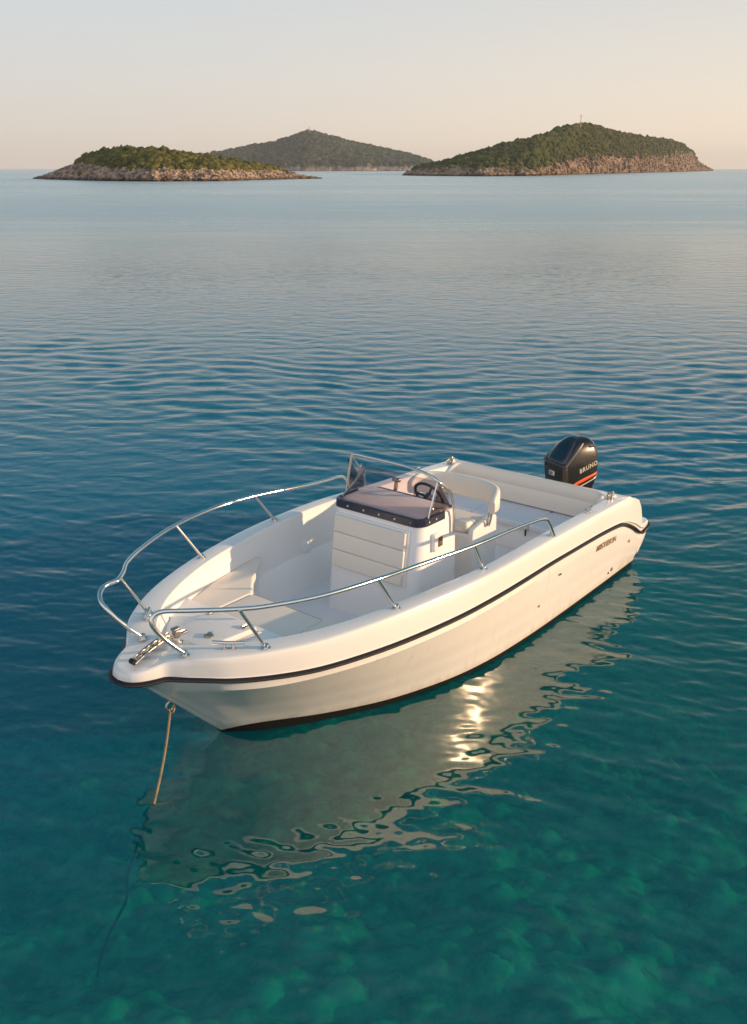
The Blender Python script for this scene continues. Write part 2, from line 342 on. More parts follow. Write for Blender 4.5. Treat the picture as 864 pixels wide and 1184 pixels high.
# ------------------------------------------------------------------ bow rails
def rail(side_pts,stan,name,feet):
    pth=cr(side_pts,6); bm=bmesh.new(); tube(bm,pth,.0165,12); r=bobj(name,bm,M['steel'],boat,smooth=60)
    for a,b in stan:
        bm=bmesh.new(); tube(bm,[a,b],.0125,10); bobj('stanchion',bm,M['steel'],r,smooth=60)
    for f in feet:
        bm=bmesh.new(); f=Vector(f); cylinder(bm,f+Vector((0,0,-.004)),(0,0,1),.032,.010); cylinder(bm,f,(0,0,1),.02,.03,14)
        bobj('rail_foot',bm,M['steel'],r,smooth=40)
def SY(x): return float(np.interp(x,[p.x for p in sh],[p.y for p in sh]))
def deckz(x): return float(np.interp(x,[p.x for p in sh],[p.z for p in sh]))+.006
port=[(5.50,.262,.945),(5.564,.234,1.02),(5.612,.208,1.08),(5.657,.188,1.15),(5.68,.178,1.205),(5.675,.172,1.245),(5.645,.18,1.27),(5.604,.215,1.283),(5.55,.285,1.288),(5.484,.366,1.29),(5.28,.575,1.288),(5.10,.69,1.28),
 (4.76,.845,1.275),(4.27,.94,1.256),(3.86,.965,1.225),(3.21,1.055,1.208),(2.71,1.082,1.192),(2.36,1.095,1.17),(2.20,1.10,1.15),(2.12,1.104,1.12),(2.05,1.106,1.04),(1.975,1.105,.93)]
rail(port,[((5.095,.622,.94),(5.29,.60,1.283)),((4.075,.954,.955),(4.275,.94,1.252)),((3.051,1.055,.952),(3.20,1.055,1.205))],'bow_rail',
 [(5.50,.262,.934),(5.095,.622,.94),(4.075,.954,.957),(3.051,1.055,.955),(1.975,1.105-.02,.925)])
st=[(5.525,-.15,.94),(5.602,-.190,1.03),(5.67,-.235,1.12),(5.706,-.275,1.19),(5.703,-.334,1.225),(5.665,-.395,1.25),(5.615,-.435,1.265),(5.566,-.445,1.275),(5.519,-.437,1.28),(5.475,-.44,1.283),(5.367,-.522,1.285),(5.23,-.65,1.287),(4.97,-.80,1.283),
 (4.51,-.985,1.275),(4.0,-1.07,1.268),(3.56,-1.045,1.262),(3.05,-1.00,1.225),(2.62,-1.03,1.175),(2.42,-1.06,1.155),(2.30,-1.075,1.12),(2.22,-1.085,1.04),(2.15,-1.085,.93)]
rail(st,[((5.257,-.415,.94),(5.445,-.462,1.28)),((4.319,-.89,.955),(4.50,-.98,1.272)),((3.301,-1.05,.958),(3.55,-1.045,1.258))],'bow_rail',
 [(5.525,-.15,.938),(5.257,-.415,.94),(4.319,-.90,.955),(3.301,-1.05,.958),(2.15,-1.075,.93)])
# cleats
def cleat(x,y,z,ang,ln=.22):
    bm=bmesh.new(); rot=Matrix.Rotation(ang,3,'Z')
    for d in (-.03,.03):
        p=rot@Vector((d,0,0)); tube(bm,[Vector((x,y,z))+p,Vector((x,y,z+.035))+p],.010,10)
    pts=[Vector((x,y,z+.043))+rot@Vector((d*ln/2,0,.004*abs(d))) for d in (-1,-.8,-.4,0,.4,.8,1)]
    tube(bm,pts,.0135,10); box(bm,(x,y,z+.003),(.09,.035,.008),rot,.003,2)
    return bobj('cleat',bm,M['steel'],boat,smooth=50)
cleat(5.262,.435,.943,R(-53)); cleat(5.31,-.36,.943,R(42),.14)
cleat(1.15,1.03,.898,R(2),.13); cleat(1.15,-1.03,.898,R(-2),.13)
def stern_fitting(y):
    bm=bmesh.new(); cylinder(bm,(.57,y,.868),(0,0,1),.035,.012); 
    for d in (-.035,.035): tube(bm,[(.57+d,y,.87),(.57+d,y,.925)],.011,10)
    tube(bm,[(.50,y,.92),(.57,y,.935),(.64,y,.92)],.011,10); tube(bm,[(.57,y-.03,.93),(.57,y+.03,.95)],.010,10)
    bobj('stern_cleat',bm,M['brass'],boat,smooth=50)
stern_fitting(.975); stern_fitting(-.975)
# bow roller / anchor swivel with chain
bm=bmesh.new()
a=Vector((5.755,.035,.905)); b=Vector((5.42,.02,.972))
for s in (-1,1):
    tube(bm,cr([a+Vector((0,s*.022,0)),a.lerp(b,.3)+Vector((0,s*.026,.018)),a.lerp(b,.7)+Vector((0,s*.026,.018)),b+Vector((0,s*.015,-.01))],4),.009,8)
br=bobj('bow_roller',bm,M['brass'],boat,smooth=50)
bm=bmesh.new(); tube(bm,[a+Vector((0,-.022,.01)),a+Vector((0,.022,.01))],.019,14); bobj('roller_wheel',bm,M['rubber'],br)
bm=bmesh.new()
for i in range(11):
    c=a.lerp(b,.12+.078*i)+Vector((0,0,.024)); d=(b-a).normalized()
    ring=[]
    for k in range(13):
        an=2*math.pi*k/12; off=d*math.cos(an)*.024+(Vector((0,1,0)) if i%2 else Vector((0,0,1)))*math.sin(an)*.013
        ring.append(c+off)
    tube(bm,ring,.0055,6)
bobj('anchor_chain',bm,M['brass'],br,smooth=50)
bm=bmesh.new(); cylinder(bm,b+Vector((-.05,0,-.03)),(0,0,1),.03,.05,16); box(bm,b+Vector((-.05,0,.03)),(.06,.045,.02),None,.006,2); bobj('chain_stopper',bm,M['brass'],br)
bm=bmesh.new(); cylinder(bm,(5.40,.10,.934),(0,0,1),.022,.012,16); bobj('deck_filler',bm,M['steel'],boat)
# mooring eye on stem
bm=bmesh.new(); c=Vector((5.455,0,.425)); tube(bm,[c+Vector((.035*math.cos(a_),0,.035*math.sin(a_))) for a_ in [2*math.pi*k/14 for k in range(15)]],.008,8)
bobj('stem_eye',bm,M['brass'],boat,smooth=50)
# ------------------------------------------------------------------ console
def rrect(x0,x1,hw,rf,rb,seg=5):
    P=[]
    for cx,cy,a0,r in ((x1-rf,hw-rf,0,rf),(x0+rb,hw-rb,90,rb),(x0+rb,-hw+rb,180,rb),(x1-rf,-hw+rf,270,rf)):
        for k in range(seg+1):
            a=R(a0+90*k/seg); P.append((cx+r*math.cos(a),cy+r*math.sin(a)))
    return P
def loftsec(name,secs,m,parent,smooth=35,bulge=None):
    bm=bmesh.new(); rows=[[Vector((x,y,z)) for x,y in rrect(*s)] for z,s in secs]
    V=loft(bm,rows,True); bm.faces.new(V[0]); bm.faces.new(V[-1]); return bobj(name,bm,m,parent,smooth)
def front_x(z): return 3.265-(z-.25)/(1.2-.25)*.125
cons=loftsec('console',[(.25,(2.60,3.265,.50,.10,.03)),(.6,(2.605,front_x(.6),.495,.10,.03)),(1.0,(2.61,front_x(1.0),.488,.10,.03)),(1.18,(2.62,front_x(1.18),.484,.10,.03)),
   (1.225,(2.63,3.12,.478,.10,.03)),(1.235,(2.64,3.105,.468,.09,.03))],M['liner'],boat)
loftsec('dashboard',[(1.232,(2.645,3.08,.45,.08,.03)),(1.252,(2.65,3.07,.445,.08,.03)),(1.258,(2.66,3.05,.43,.07,.03))],M['dash'],boat)
def front_arc(hw,x0,x1,r,seg=8):     # U-shaped line round the front of the console, starboard to port
    P=[(x0,-hw)]
    for k in range(seg+1):
        a=R(-90+90*k/seg); P.append((x1-r+r*math.cos(a),-hw+r+r*math.sin(a)))
    for k in range(seg+1):
        a=R(90*k/seg); P.append((x1-r+r*math.cos(a),hw-r+r*math.sin(a)))
    P.append((x0,hw)); return P
bm=bmesh.new()
o1=front_arc(.494,2.80,3.142,.11); i1=front_arc(.46,2.80,3.09,.08)
o0=front_arc(.497,2.80,3.148,.11)
rows=[[Vector((x,y,1.19)) for x,y in o0],[Vector((x,y,1.252)) for x,y in o1],[Vector((x,y,1.258)) for x,y in front_arc(.480,2.80,3.125,.10)],[Vector((x,y,1.245)) for x,y in i1]]
V=loft(bm,rows); 
for e in (0,-1): bm.faces.new([r[e] for r in V])
band=bobj('windshield_base_trim',bm,M['navy'],boat,smooth=40)
for (x,y,nx,ny) in [(3.147,-.30,1,0),(3.147,-.12,1,0),(3.147,.05,1,0),(3.147,.22,1,0),(3.14,.385,.9,.3),(3.03,.496,0,1),(2.93,.496,0,1),(3.125,-.42,.8,-.5),(2.93,-.496,0,-1)]:
    bm=bmesh.new(); cylinder(bm,(x-.002*nx,y-.002*ny,1.222),(nx,ny,0),.009,.006,12); bobj('screw',bm,M['silver'],band)
# windshield: base line follows the band, top line set back
bm=bmesh.new(); nb=24
def poly_at(P,t):
    d=[0]
    for a,b in zip(P[:-1],P[1:]): d.append(d[-1]+math.hypot(b[0]-a[0],b[1]-a[1]))
    s=t*d[-1]; return float(np.interp(s,d,[p[0] for p in P])),float(np.interp(s,d,[p[1] for p in P]))
Pb=front_arc(.475,2.70,3.11,.09); Pt=front_arc(.465,2.70,2.83,.10)
rows=[]
for k in range(7):
    u=k/6; row=[]
    for j in range(nb*2+1):
        t=j/(nb*2); a=poly_at(Pb,t); b=poly_at(Pt,t)
        zt=1.515-.10*max(0,(abs(t-.5)-.38)/.12)**1.3
        row.append(Vector((a[0]+(b[0]-a[0])*u,a[1]+(b[1]-a[1])*u,1.25+(zt-1.25)*u+.0)))
    rows.append(row)
rows2=[[p+Vector((-.005,-.005*(1 if p.y>0 else -1) if abs(p.y)>.44 else 0,0)) for p in r] for r in rows]
V1=loft(bm,rows)
wind=bobj('windshield',bm,M['glass'],boat,smooth=60)
md=wind.modifiers.new('thickness','SOLIDIFY'); md.thickness=.004
bm=bmesh.new()
hoop=[(2.90,-.525,1.16),(2.895,-.52,1.30),(2.875,-.50,1.50),(2.865,-.485,1.575),(2.862,-.455,1.60),(2.858,-.30,1.60),(2.856,-.08,1.60),(2.862,.14,1.598),(2.885,.30,1.592),(2.90,.42,1.575),(2.90,.485,1.545),(2.84,.51,1.49),(2.76,.515,1.42),(2.71,.515,1.30),(2.69,.513,1.16),(2.69,.51,1.03)]
tube(bm,cr(hoop,6),.0125,10); 
wf=bobj('windshield_hoop',bm,M['steel'],wind,smooth=60)
bm=bmesh.new(); tube(bm,cr([(2.868,-.485,1.585),(2.80,-.49,1.50),(2.70,-.49,1.38),(2.68,-.49,1.25)],5),.009,8); bobj('windshield_post',bm,M['steel'],wind,smooth=60); bm=bmesh.new(); tube(bm,cr([(2.90,.48,1.55),(2.95,.485,1.45),(3.0,.485,1.34),(3.03,.485,1.25)],5),.007,8)
bobj('windshield_post',bm,M['steel'],wind,smooth=60)
# acrylic corner panels between hoop and glass
for (A,B,C_) in [((2.885,-.512,1.56),(2.89,-.512,1.25),(2.69,-.492,1.27)),((2.90,.497,1.52),(3.02,.49,1.26),(2.72,.50,1.27))]:
    bm=bmesh.new(); v=[bm.verts.new(p) for p in (A,B,C_)]; f=bm.faces.new(v); r=bmesh.ops.extrude_face_region(bm,geom=[f]); bmesh.ops.translate(bm,vec=(0,.004,0),verts=[x for x in r['geom'] if isinstance(x,bmesh.types.BMVert)])
    bobj('side_pane',bm,M['smoke'],wind,smooth=None)
# dash pod and compass behind the screen
bm=bmesh.new(); box(bm,(2.585,.0,1.13),(.06,.86,.20),Matrix.Rotation(R(-12),3,'Y'),.02); bobj('instrument_panel',bm,M['navy'],boat)
bm=bmesh.new(); c=Vector((2.50,.11,1.235)); rot=Matrix.Rotation(R(-62),3,'Y')
tube(bm,[c+rot@Vector((.145*math.cos(a_),.145*math.sin(a_),0)) for a_ in [2*math.pi*k/32 for k in range(33)]],.0135,10)
sw=bobj('steering_wheel',bm,M['rubber'],boat,smooth=60)
bm=bmesh.new()
for k in range(3):
    a_=R(90+120*k+180); tube(bm,[c+rot@Vector((0,0,-.02)),c+rot@Vector((.14*math.cos(a_),.14*math.sin(a_),0))],.012,8)
cylinder(bm,c+rot@Vector((0,0,-.05)),rot@Vector((0,0,1)),.032,.06,16); bobj('wheel_spokes',bm,M['rubber'],sw,smooth=50)
bm=bmesh.new(); tube(bm,[(2.52,-.26,1.18),(2.50,-.26,1.29)],.018,10); box(bm,(2.50,-.26,1.31),(.035,.09,.035),None,.012); bobj('throttle_lever',bm,M['brass'],boat,smooth=50)
# console front seat cushion
def front_panel(name,y0,y1,z0,z1,th,m,bev=.022,parent=boat):
    bm=bmesh.new(); box(bm,(0,0,0),(th,y1-y0,(z1-z0)),None,bev,3)
    ang=math.atan(.125/.95)
    bmesh.ops.rotate(bm,cent=(0,0,0),matrix=Matrix.Rotation(-ang,3,'Y'),verts=bm.verts)
    zc=(z0+z1)/2; bmesh.ops.translate(bm,vec=(front_x(zc)+th*.5-.008,(y0+y1)/2,zc),verts=bm.verts)
    return bobj(name,bm,M[m],parent,smooth=45)
cb=front_panel('console_seat_backing',-.425,.392,.655,1.15,.03,'gel',.012)
for z0,z1 in ((.983,1.135),(.823,.982),(.675,.822)):
    front_panel('console_cushion',-.405,.372,z0,z1,.062,'vinyl',.011)
# console side vent box
bm=bmesh.new(); box(bm,(2.945,.50,1.02),(.085,.05,.165),None,.02); vb=bobj('vent_cowl',bm,M['gel'],boat)
bm=bmesh.new(); box(bm,(2.905,.527,1.02),(.055,.012,.085),None,.003,2); bobj('vent_opening',bm,M['brown'],vb)
# speaker on starboard liner
bm=bmesh.new(); cylinder(bm,(2.95,-.992,.60),(0,1,.08),.062,.014,28); cylinder(bm,(2.95,-.979,.601),(0,1,.08),.045,.006,24); bobj('speaker',bm,M['liner'],boat)
# ------------------------------------------------------------------ helm seat / leaning post
seat=loftsec('helm_seat_base',[(.252,(1.72,2.15,.37,.04,.04)),(.5,(1.74,2.18,.375,.04,.04)),(.80,(1.76,2.20,.38,.04,.04)),(.815,(1.77,2.19,.37,.04,.04))],M['gel'],boat)
for s in (1,-1):
    bm=bmesh.new(); P=[(1.76,.30),(1.775,.90),(1.80,.925),(1.98,.915),(2.10,.885),(2.18,.865),(2.19,.80),(2.165,.30)]
    a=[bm.verts.new((x,.392*s,z)) for x,z in P]; b=[bm.verts.new((x,.335*s,z)) for x,z in P]; k=len(P)
    for i in range(k): bm.faces.new((a[i],a[(i+1)%k],b[(i+1)%k],b[i]))
    bm.faces.new(a); bm.faces.new(b[::-1]); bmesh.ops.recalc_face_normals(bm,faces=bm.faces); bevel_all(bm,.015,3)
    bobj('side_panel',bm,M['gel'],seat)
cush('helm_seat_cushion',[(1.80,-.325),(2.14,-.325),(2.19,-.25),(2.20,0),(2.19,.25),(2.14,.325),(1.80,.325)],.815,.885,.03,'vinyl',seat)
bm=bmesh.new(); box(bm,(2.10,.24,.875),(.16,.15,.09),None,.03,4); bobj('bolster',bm,M['vinyl'],seat,smooth=45)
bm=bmesh.new(); tube(bm,[(2.205,.15,.70),(2.235,.15,.70)],.014,12); bobj('seat_latch',bm,M['dark'],seat)
# wrap-round backrest
bm=bmesh.new(); secs=[]
cl=cr([(2.04,-.45,0),(1.94,-.43,0),(1.84,-.375,0),(1.765,-.28,0),(1.72,-.14,0),(1.715,.02,0),(1.72,.18,0),(1.765,.32,0),(1.84,.415,0),(1.94,.47,0),(2.04,.49,0)],5)
rings=[]; k=len(cl)
for i,p in enumerate(cl):
    t=(cl[min(i+1,k-1)]-cl[max(i-1,0)]).normalized(); o=Vector((t.y,-t.x,0)); e=min(i,k-1-i)/(k-1); dz=-.07*max(0,1-e/.13)**1.6
    z1=1.205+dz; z0=1.0+ .02*max(0,1-e/.16); th=.033; prof=[]
    for j in range(14):
        a_=2*math.pi*j/14; cx=math.copysign(abs(math.cos(a_))**.6,math.cos(a_)); cz=math.copysign(abs(math.sin(a_))**.45,math.sin(a_))
        prof.append(p+o*th*cx+Vector((0,0,(z0+z1)/2+(z1-z0)/2*cz)))
    rings.append([bm.verts.new(q) for q in prof])
for a,b in zip(rings[:-1],rings[1:]):
    for j in range(14): bm.faces.new((a[j],a[(j+1)%14],b[(j+1)%14],b[j]))
bm.faces.new(rings[0]); bm.faces.new(rings[-1][::-1])
bobj('helm_backrest',bm,M['vinyl'],boat,smooth=60)
for s in (1,-1):
    bm=bmesh.new(); tube(bm,cr([(1.93,.40*s,.85),(1.94,.425*s,.93),(1.945,.43*s,1.0),(1.95,.44*s,1.07)],4),.012,10); tube(bm,cr([(1.98,.395*s,.85),(1.985,.42*s,.92),(1.99,.43*s,1.0),(2.0,.445*s,1.05)],4),.009,8)
    bobj('backrest_bracket',bm,M['steel'],seat,smooth=60)
# ------------------------------------------------------------------ aft bench
bm=bmesh.new(); prism(bm,[(.46,-.90),(1.0,-.905),(1.0,.905),(.46,.90)],.252,.475,.012); bb=bobj('bench_base',bm,M['liner'],boat)
bm=bmesh.new(); prism(bm,[(.46,-.91),(1.02,-.92),(1.02,.92),(.46,.91)],.478,.50,.006); bobj('bench_shelf',bm,M['gel'],bb)
for y0,y1 in ((-.93,-.375),(-.369,.315),(.321,.93)):
    cush('bench_cushion',[(.50,y0),(1.035,y0),(1.035,y1),(.50,y1)],.502,.575,.022,'bvinyl')
bm=bmesh.new(); box(bm,(1.045,.30,.485),(.012,.018,.07),None,.003,2); bobj('bench_latch',bm,M['dark'],bb)
bm=bmesh.new()
cl=cr([(.74,-.905,0),(.62,-.90,0),(.54,-.86,0),(.51,-.76,0),(.50,-.4,0),(.50,0,0),(.50,.4,0),(.51,.76,0),(.54,.86,0),(.62,.90,0),(.74,.905,0)],5)
rings=[];k=len(cl)
for i,p in enumerate(cl):
    t=(cl[min(i+1,k-1)]-cl[max(i-1,0)]).normalized(); o=Vector((t.y,-t.x,0)); e=min(i,k-1-i)/(k-1)
    z0=.578; z1=.905-.10*max(0,1-e/.13)**1.5; prof=[]
    for (a_,b_) in [(-.03,0),(-.03,.5),(-.033,.85),(-.02,.97),(0,1),(.02,.975),(.034,.86),(.040,.62),(.036,.60),(.046,.56),(.052,.3),(.05,.04),(.03,0)]:
        s_=-1
        prof.append(p+o*a_*s_*-1*(1)+Vector((0,0,z0+(z1-z0)*b_)))
    rings.append([bm.verts.new(q) for q in prof])
q=len(rings[0])
for a,b in zip(rings[:-1],rings[1:]):
    for j in range(q): bm.faces.new((a[j],a[(j+1)%q],b[(j+1)%q],b[j]))
bm.faces.new(rings[0]); bm.faces.new(rings[-1][::-1])
bobj('bench_backrest',bm,M['vinyl'],boat,smooth=50)
# ------------------------------------------------------------------ hull lettering and fittings
def text_mesh(txt,size,ext,name,m,parent,mtx,shear=0,sx=1):
    cu=bpy.data.curves.new('txt','FONT'); cu.body=txt; cu.size=size; cu.extrude=ext; cu.space_character=1.2; cu.shear=shear; cu.resolution_u=3; cu.offset=.0015
    o=bpy.data.objects.new('txt',cu); COL.objects.link(o); dg=bpy.context.evaluated_depsgraph_get(); me=bpy.data.meshes.new_from_object(o.evaluated_get(dg)); bpy.data.objects.remove(o)
    me.transform(Matrix.Diagonal((sx,1,1,1))); me.transform(mtx); me.name=name; return link(name,me,m,parent,None)
def side_matrix(x,z,y,tilt):
    X=Vector((-1,0,tilt)).normalized(); Nn=Vector((0,1,0)); Y=Nn.cross(X).normalized()
    m=Matrix((X,Y,Nn)).transposed().to_4x4(); m.translation=Vector((x,y,z)); return m
ty=hull_y(.85,.53)
text_mesh('MISTIERIN',.082,.0015,'hull_lettering',M['letter'],hull,side_matrix(1.115,.508,max(ty,hull_y(1.1,.53))+.0035,-.045),.12,1.0)
for x,z,r_ in [(1.888,.535,.011),(1.86,.530,.009),(.621,.148,.020),(.69,.128,.010),(.324,.375,.016),(2.2,.33,.012)]:
    y=hull_y(x,z); bm=bmesh.new(); cylinder(bm,(x,y-.004,z),(0,1,0),r_,.012,14); cylinder(bm,(x,y,z),(0,1,0),r_*.55,.0095,10)
    bobj('through_hull_fitting',bm,M['brass'] if r_>.01 else M['dark'],hull,smooth=40)
# navigation light on the pulpit starboard foot (small chrome block)
# ------------------------------------------------------------------ outboard motor
def cowl_sec(z):
    T=[(.36,-.40,-.64,.10),(.42,-.33,-.69,.145),(.50,-.27,-.735,.178),(.60,-.235,-.765,.196),(.72,-.215,-.785,.203),(.82,-.205,-.79,.205),(.86,-.205,-.79,.204),(.90,-.235,-.788,.201),(.96,-.285,-.78,.193),(1.02,-.335,-.762,.178),(1.07,-.385,-.735,.155),(1.11,-.44,-.69,.118),(1.13,-.49,-.64,.075)]
    zs=[t[0] for t in T]; return [float(np.interp(z,zs,[t[i] for t in T])) for i in (1,2,3)]
secs=[]
for z in [.36,.39,.42,.46,.50,.55,.60,.66,.72,.78,.82,.845,.86,.88,.90,.93,.96,.99,1.02,1.045,1.07,1.09,1.11,1.122,1.13]:
    xf,xb,hw=cowl_sec(z); secs.append((z,(xb,xf,hw,min(.055,hw*.45),min(.12,hw*.7))))
eng=loftsec('outboard_motor',secs,M['cowl'],boat,smooth=40)
eng.rotation_euler=(0,0,R(-20)); eng.location=Vector((-.22,-.07,0))-Matrix.Rotation(R(-20),3,'Z')@Vector((-.22,0,0)); eng.scale=(.95,.95,1)
# hood: sloping navy panel proud of the front slope
bm=bmesh.new(); rows=[]
for k in range(9):
    z=.862+(1.118-.862)*k/8; xf,xb,hw=cowl_sec(z); w=hw*(.84-.06*k/8); row=[]
    for j in range(9):
        t=j/8*2-1; edge=abs(t)**4*.02; row.append(Vector((xf+.012-edge-.012*(k==0),w*t,z+.008)))
    rows.append(row)
xf,xb,hw=cowl_sec(1.13)
rows.append([Vector((xf-.08,hw*.8*(j/8*2-1),1.146)) for j in range(9)])
rows.append([Vector((xb+.03,hw*.7*(j/8*2-1),1.128)) for j in range(9)])
loft(bm,rows); hd=bobj('engine_hood',bm,M['hood'],eng,smooth=50); md=hd.modifiers.new('thickness','SOLIDIFY'); md.thickness=.012; md.offset=-1
for s in (1,-1):
    bm=bmesh.new(); pth=[]
    for k in range(9):
        z=.855+(1.10-.875)*k/8; xf,xb,hw=cowl_sec(z); pth.append(Vector((xf-.012-.10*(k/8)**1.2,(hw-.008)*s,z+.004)))
    tube(bm,cr(pth,3),.013,8); bobj('hood_bevel',bm,M['cowledge'],eng,smooth=60)
    bm=bmesh.new(); box(bm,(-.63,.158*s,1.035),(.085,.04,.028),Matrix.Rotation(R(-12),3,'Y'),.012,3); bobj('air_intake',bm,M['dark'],eng)
    # orange sweep
    bm=bmesh.new(); up=[];lo=[]
    for k in range(15):
        t=k/14; x=-.27-.50*t; z=.60+.135*t**.9; w=.006+.015*math.sin(math.pi*min(1,t*.9+.08)); 
        xf,xb,hw=cowl_sec(z); r_=.12; 
        dxb=x-xb
        y=hw if dxb>r_ else hw-r_+math.sqrt(max(0,r_*r_-(r_-dxb)**2)) if dxb>0 else hw-r_
        dxf=xf-x
        if dxf<.055: y=hw-.055+math.sqrt(max(0,.055**2-(.055-dxf)**2))
        up.append(Vector((x,(y+.004)*s,z+w))); lo.append(Vector((x,(y+.004)*s,z-w)))
    loft(bm,[up,lo]); o=bobj('side_stripe',bm,M['orange'],eng,smooth=60); md=o.modifiers.new('thickness','SOLIDIFY'); md.thickness=.004
    bm=bmesh.new(); loft(bm,[[p+Vector((0,.0*s,-.03)) for p in lo[4:]],[p+Vector((0,-.001*s,-.036-.008)) for p in lo[4:]]]); o=bobj('side_pinstripe',bm,M['silver'],eng,smooth=60); md=o.modifiers.new('thickness','SOLIDIFY'); md.thickness=.004
m_=side_matrix(-.375,.725,.2065,.27); m_.translation=Vector((-.375,.715,.0)); m_.translation=Vector((-.435,.2075,.755))
text_mesh('BRUNO',.074,.002,'side_lettering',M['silver'],eng,m_,.1,1.0)
bm=bmesh.new(); box(bm,(-.206,-.03,.745),(.010,.092,.052),None,.004,2); pt=bobj('power_plate',bm,M['plate'],eng)
X=Vector((0,1,0)); Nn=Vector((1,0,0)); Y=Vector((0,0,1)); mm=Matrix((X,Y,Nn)).transposed().to_4x4(); mm.translation=Vector((-.1995,-.063,.727))
text_mesh('80',.052,.001,'power_number',M['dark'],eng,mm,0,1.0)
loftsec('engine_midsection',[(-.25,(-.62,-.40,.05,.02,.04)),(.05,(-.62,-.38,.06,.02,.04)),(.30,(-.65,-.34,.085,.03,.05)),(.37,(-.66,-.34,.10,.04,.06))],M['cowl'],eng)
loftsec('engine_lower_unit',[(-.62,(-.55,-.47,.012,.005,.005)),(-.45,(-.72,-.36,.05,.02,.02)),(-.36,(-.72,-.36,.05,.02,.02)),(-.25,(-.60,-.42,.03,.01,.01))],M['cowl'],eng)
bm=bmesh.new(); box(bm,(-.20,0,.36),(.38,.22,.10),None,.02); box(bm,(-.05,0,.20),(.10,.30,.36),None,.02); bobj('engine_bracket',bm,M['cowl'],boat)
# ================================================================== MOORING ROPE
def b2w(p):
    c,s=math.cos(BTH),math.sin(BTH); return Vector((BX+p[0]*c-p[1]*s,BY+p[0]*s+p[1]*c,p[2]))
rp=[b2w(p) for p in [(5.462,0,.40),(5.55,.045,.27),(5.66,.12,.13),(5.9,.32,0.0)]]
def px_at(px,py,z):
    v=592-py; dy=CF*math.cos(PITCH)+v*math.sin(PITCH); dz=-CF*math.sin(PITCH)+v*math.cos(PITCH); t=(z-CH)/dz; return Vector(((px-432)*t,dy*t,z))
A=b2w((5.455,0,.395)); B=px_at(178,930,0.0)
sub=[px_at(178,930,0),px_at(168,955,-.10),px_at(157,985,-.25),px_at(147,1015,-.42),px_at(146,1040,-.58),px_at(135,1063,-.78),px_at(124,1085,-1.0),px_at(116,1110,-1.35),px_at(113,1128,-1.7)]
top=[A.lerp(B,t)+Vector((.012*math.sin(math.pi*t),0,-.01*math.sin(math.pi*t))) for t in [i/8 for i in range(9)]]
rope=bpy.data.objects.new('mooring_rope',None); COL.objects.link(rope); rope.location=(A.x,A.y,0); tag(rope,'thin beige mooring rope hanging from the bow down into the green water','rope')
def twisted(path,r,name,m,turns):
    pth=cr(path,10); bm=bmesh.new(); k=len(pth); tot=sum((pth[i+1]-pth[i]).length for i in range(k-1)); 
    for st_ in range(3):
        q=[];s=0
        for i,p in enumerate(pth):
            if i: s+=(pth[i]-pth[i-1]).length
            t=(pth[min(i+1,k-1)]-pth[max(i-1,0)]).normalized(); u=t.cross(Vector((0,1,0))).normalized(); w=t.cross(u)
            a_=turns*s*2*math.pi+st_*2.0944; q.append(p-Vector((A.x,A.y,0))+(u*math.cos(a_)+w*math.sin(a_))*r*.55)
        tube(bm,q,r*.6,6)
    return bobj(name,bm,M[m],rope,smooth=60) if False else bobj(name,bm,m,rope,smooth=60)
def densify(P,nn):
    out=[]
    for a,b in zip(P[:-1],P[1:]):
        for i in range(nn): out.append(a.lerp(b,i/nn))
    return out+[P[-1]]
twisted(densify(top,3),.0085,'dry_rope',M['rope'],22)
twisted(sub,.0125,'submerged_rope',M['wetrope'],8)
bm=bmesh.new(); q=[A-Vector((A.x,A.y,0))+Vector((.03*math.cos(a_),.015*math.sin(a_*2),.02+.045*math.sin(a_))) for a_ in [2*math.pi*k/16 for k in range(17)]]; tube(bm,q,.008,8); bobj('rope_knot',bm,M['rope'],rope,smooth=60)
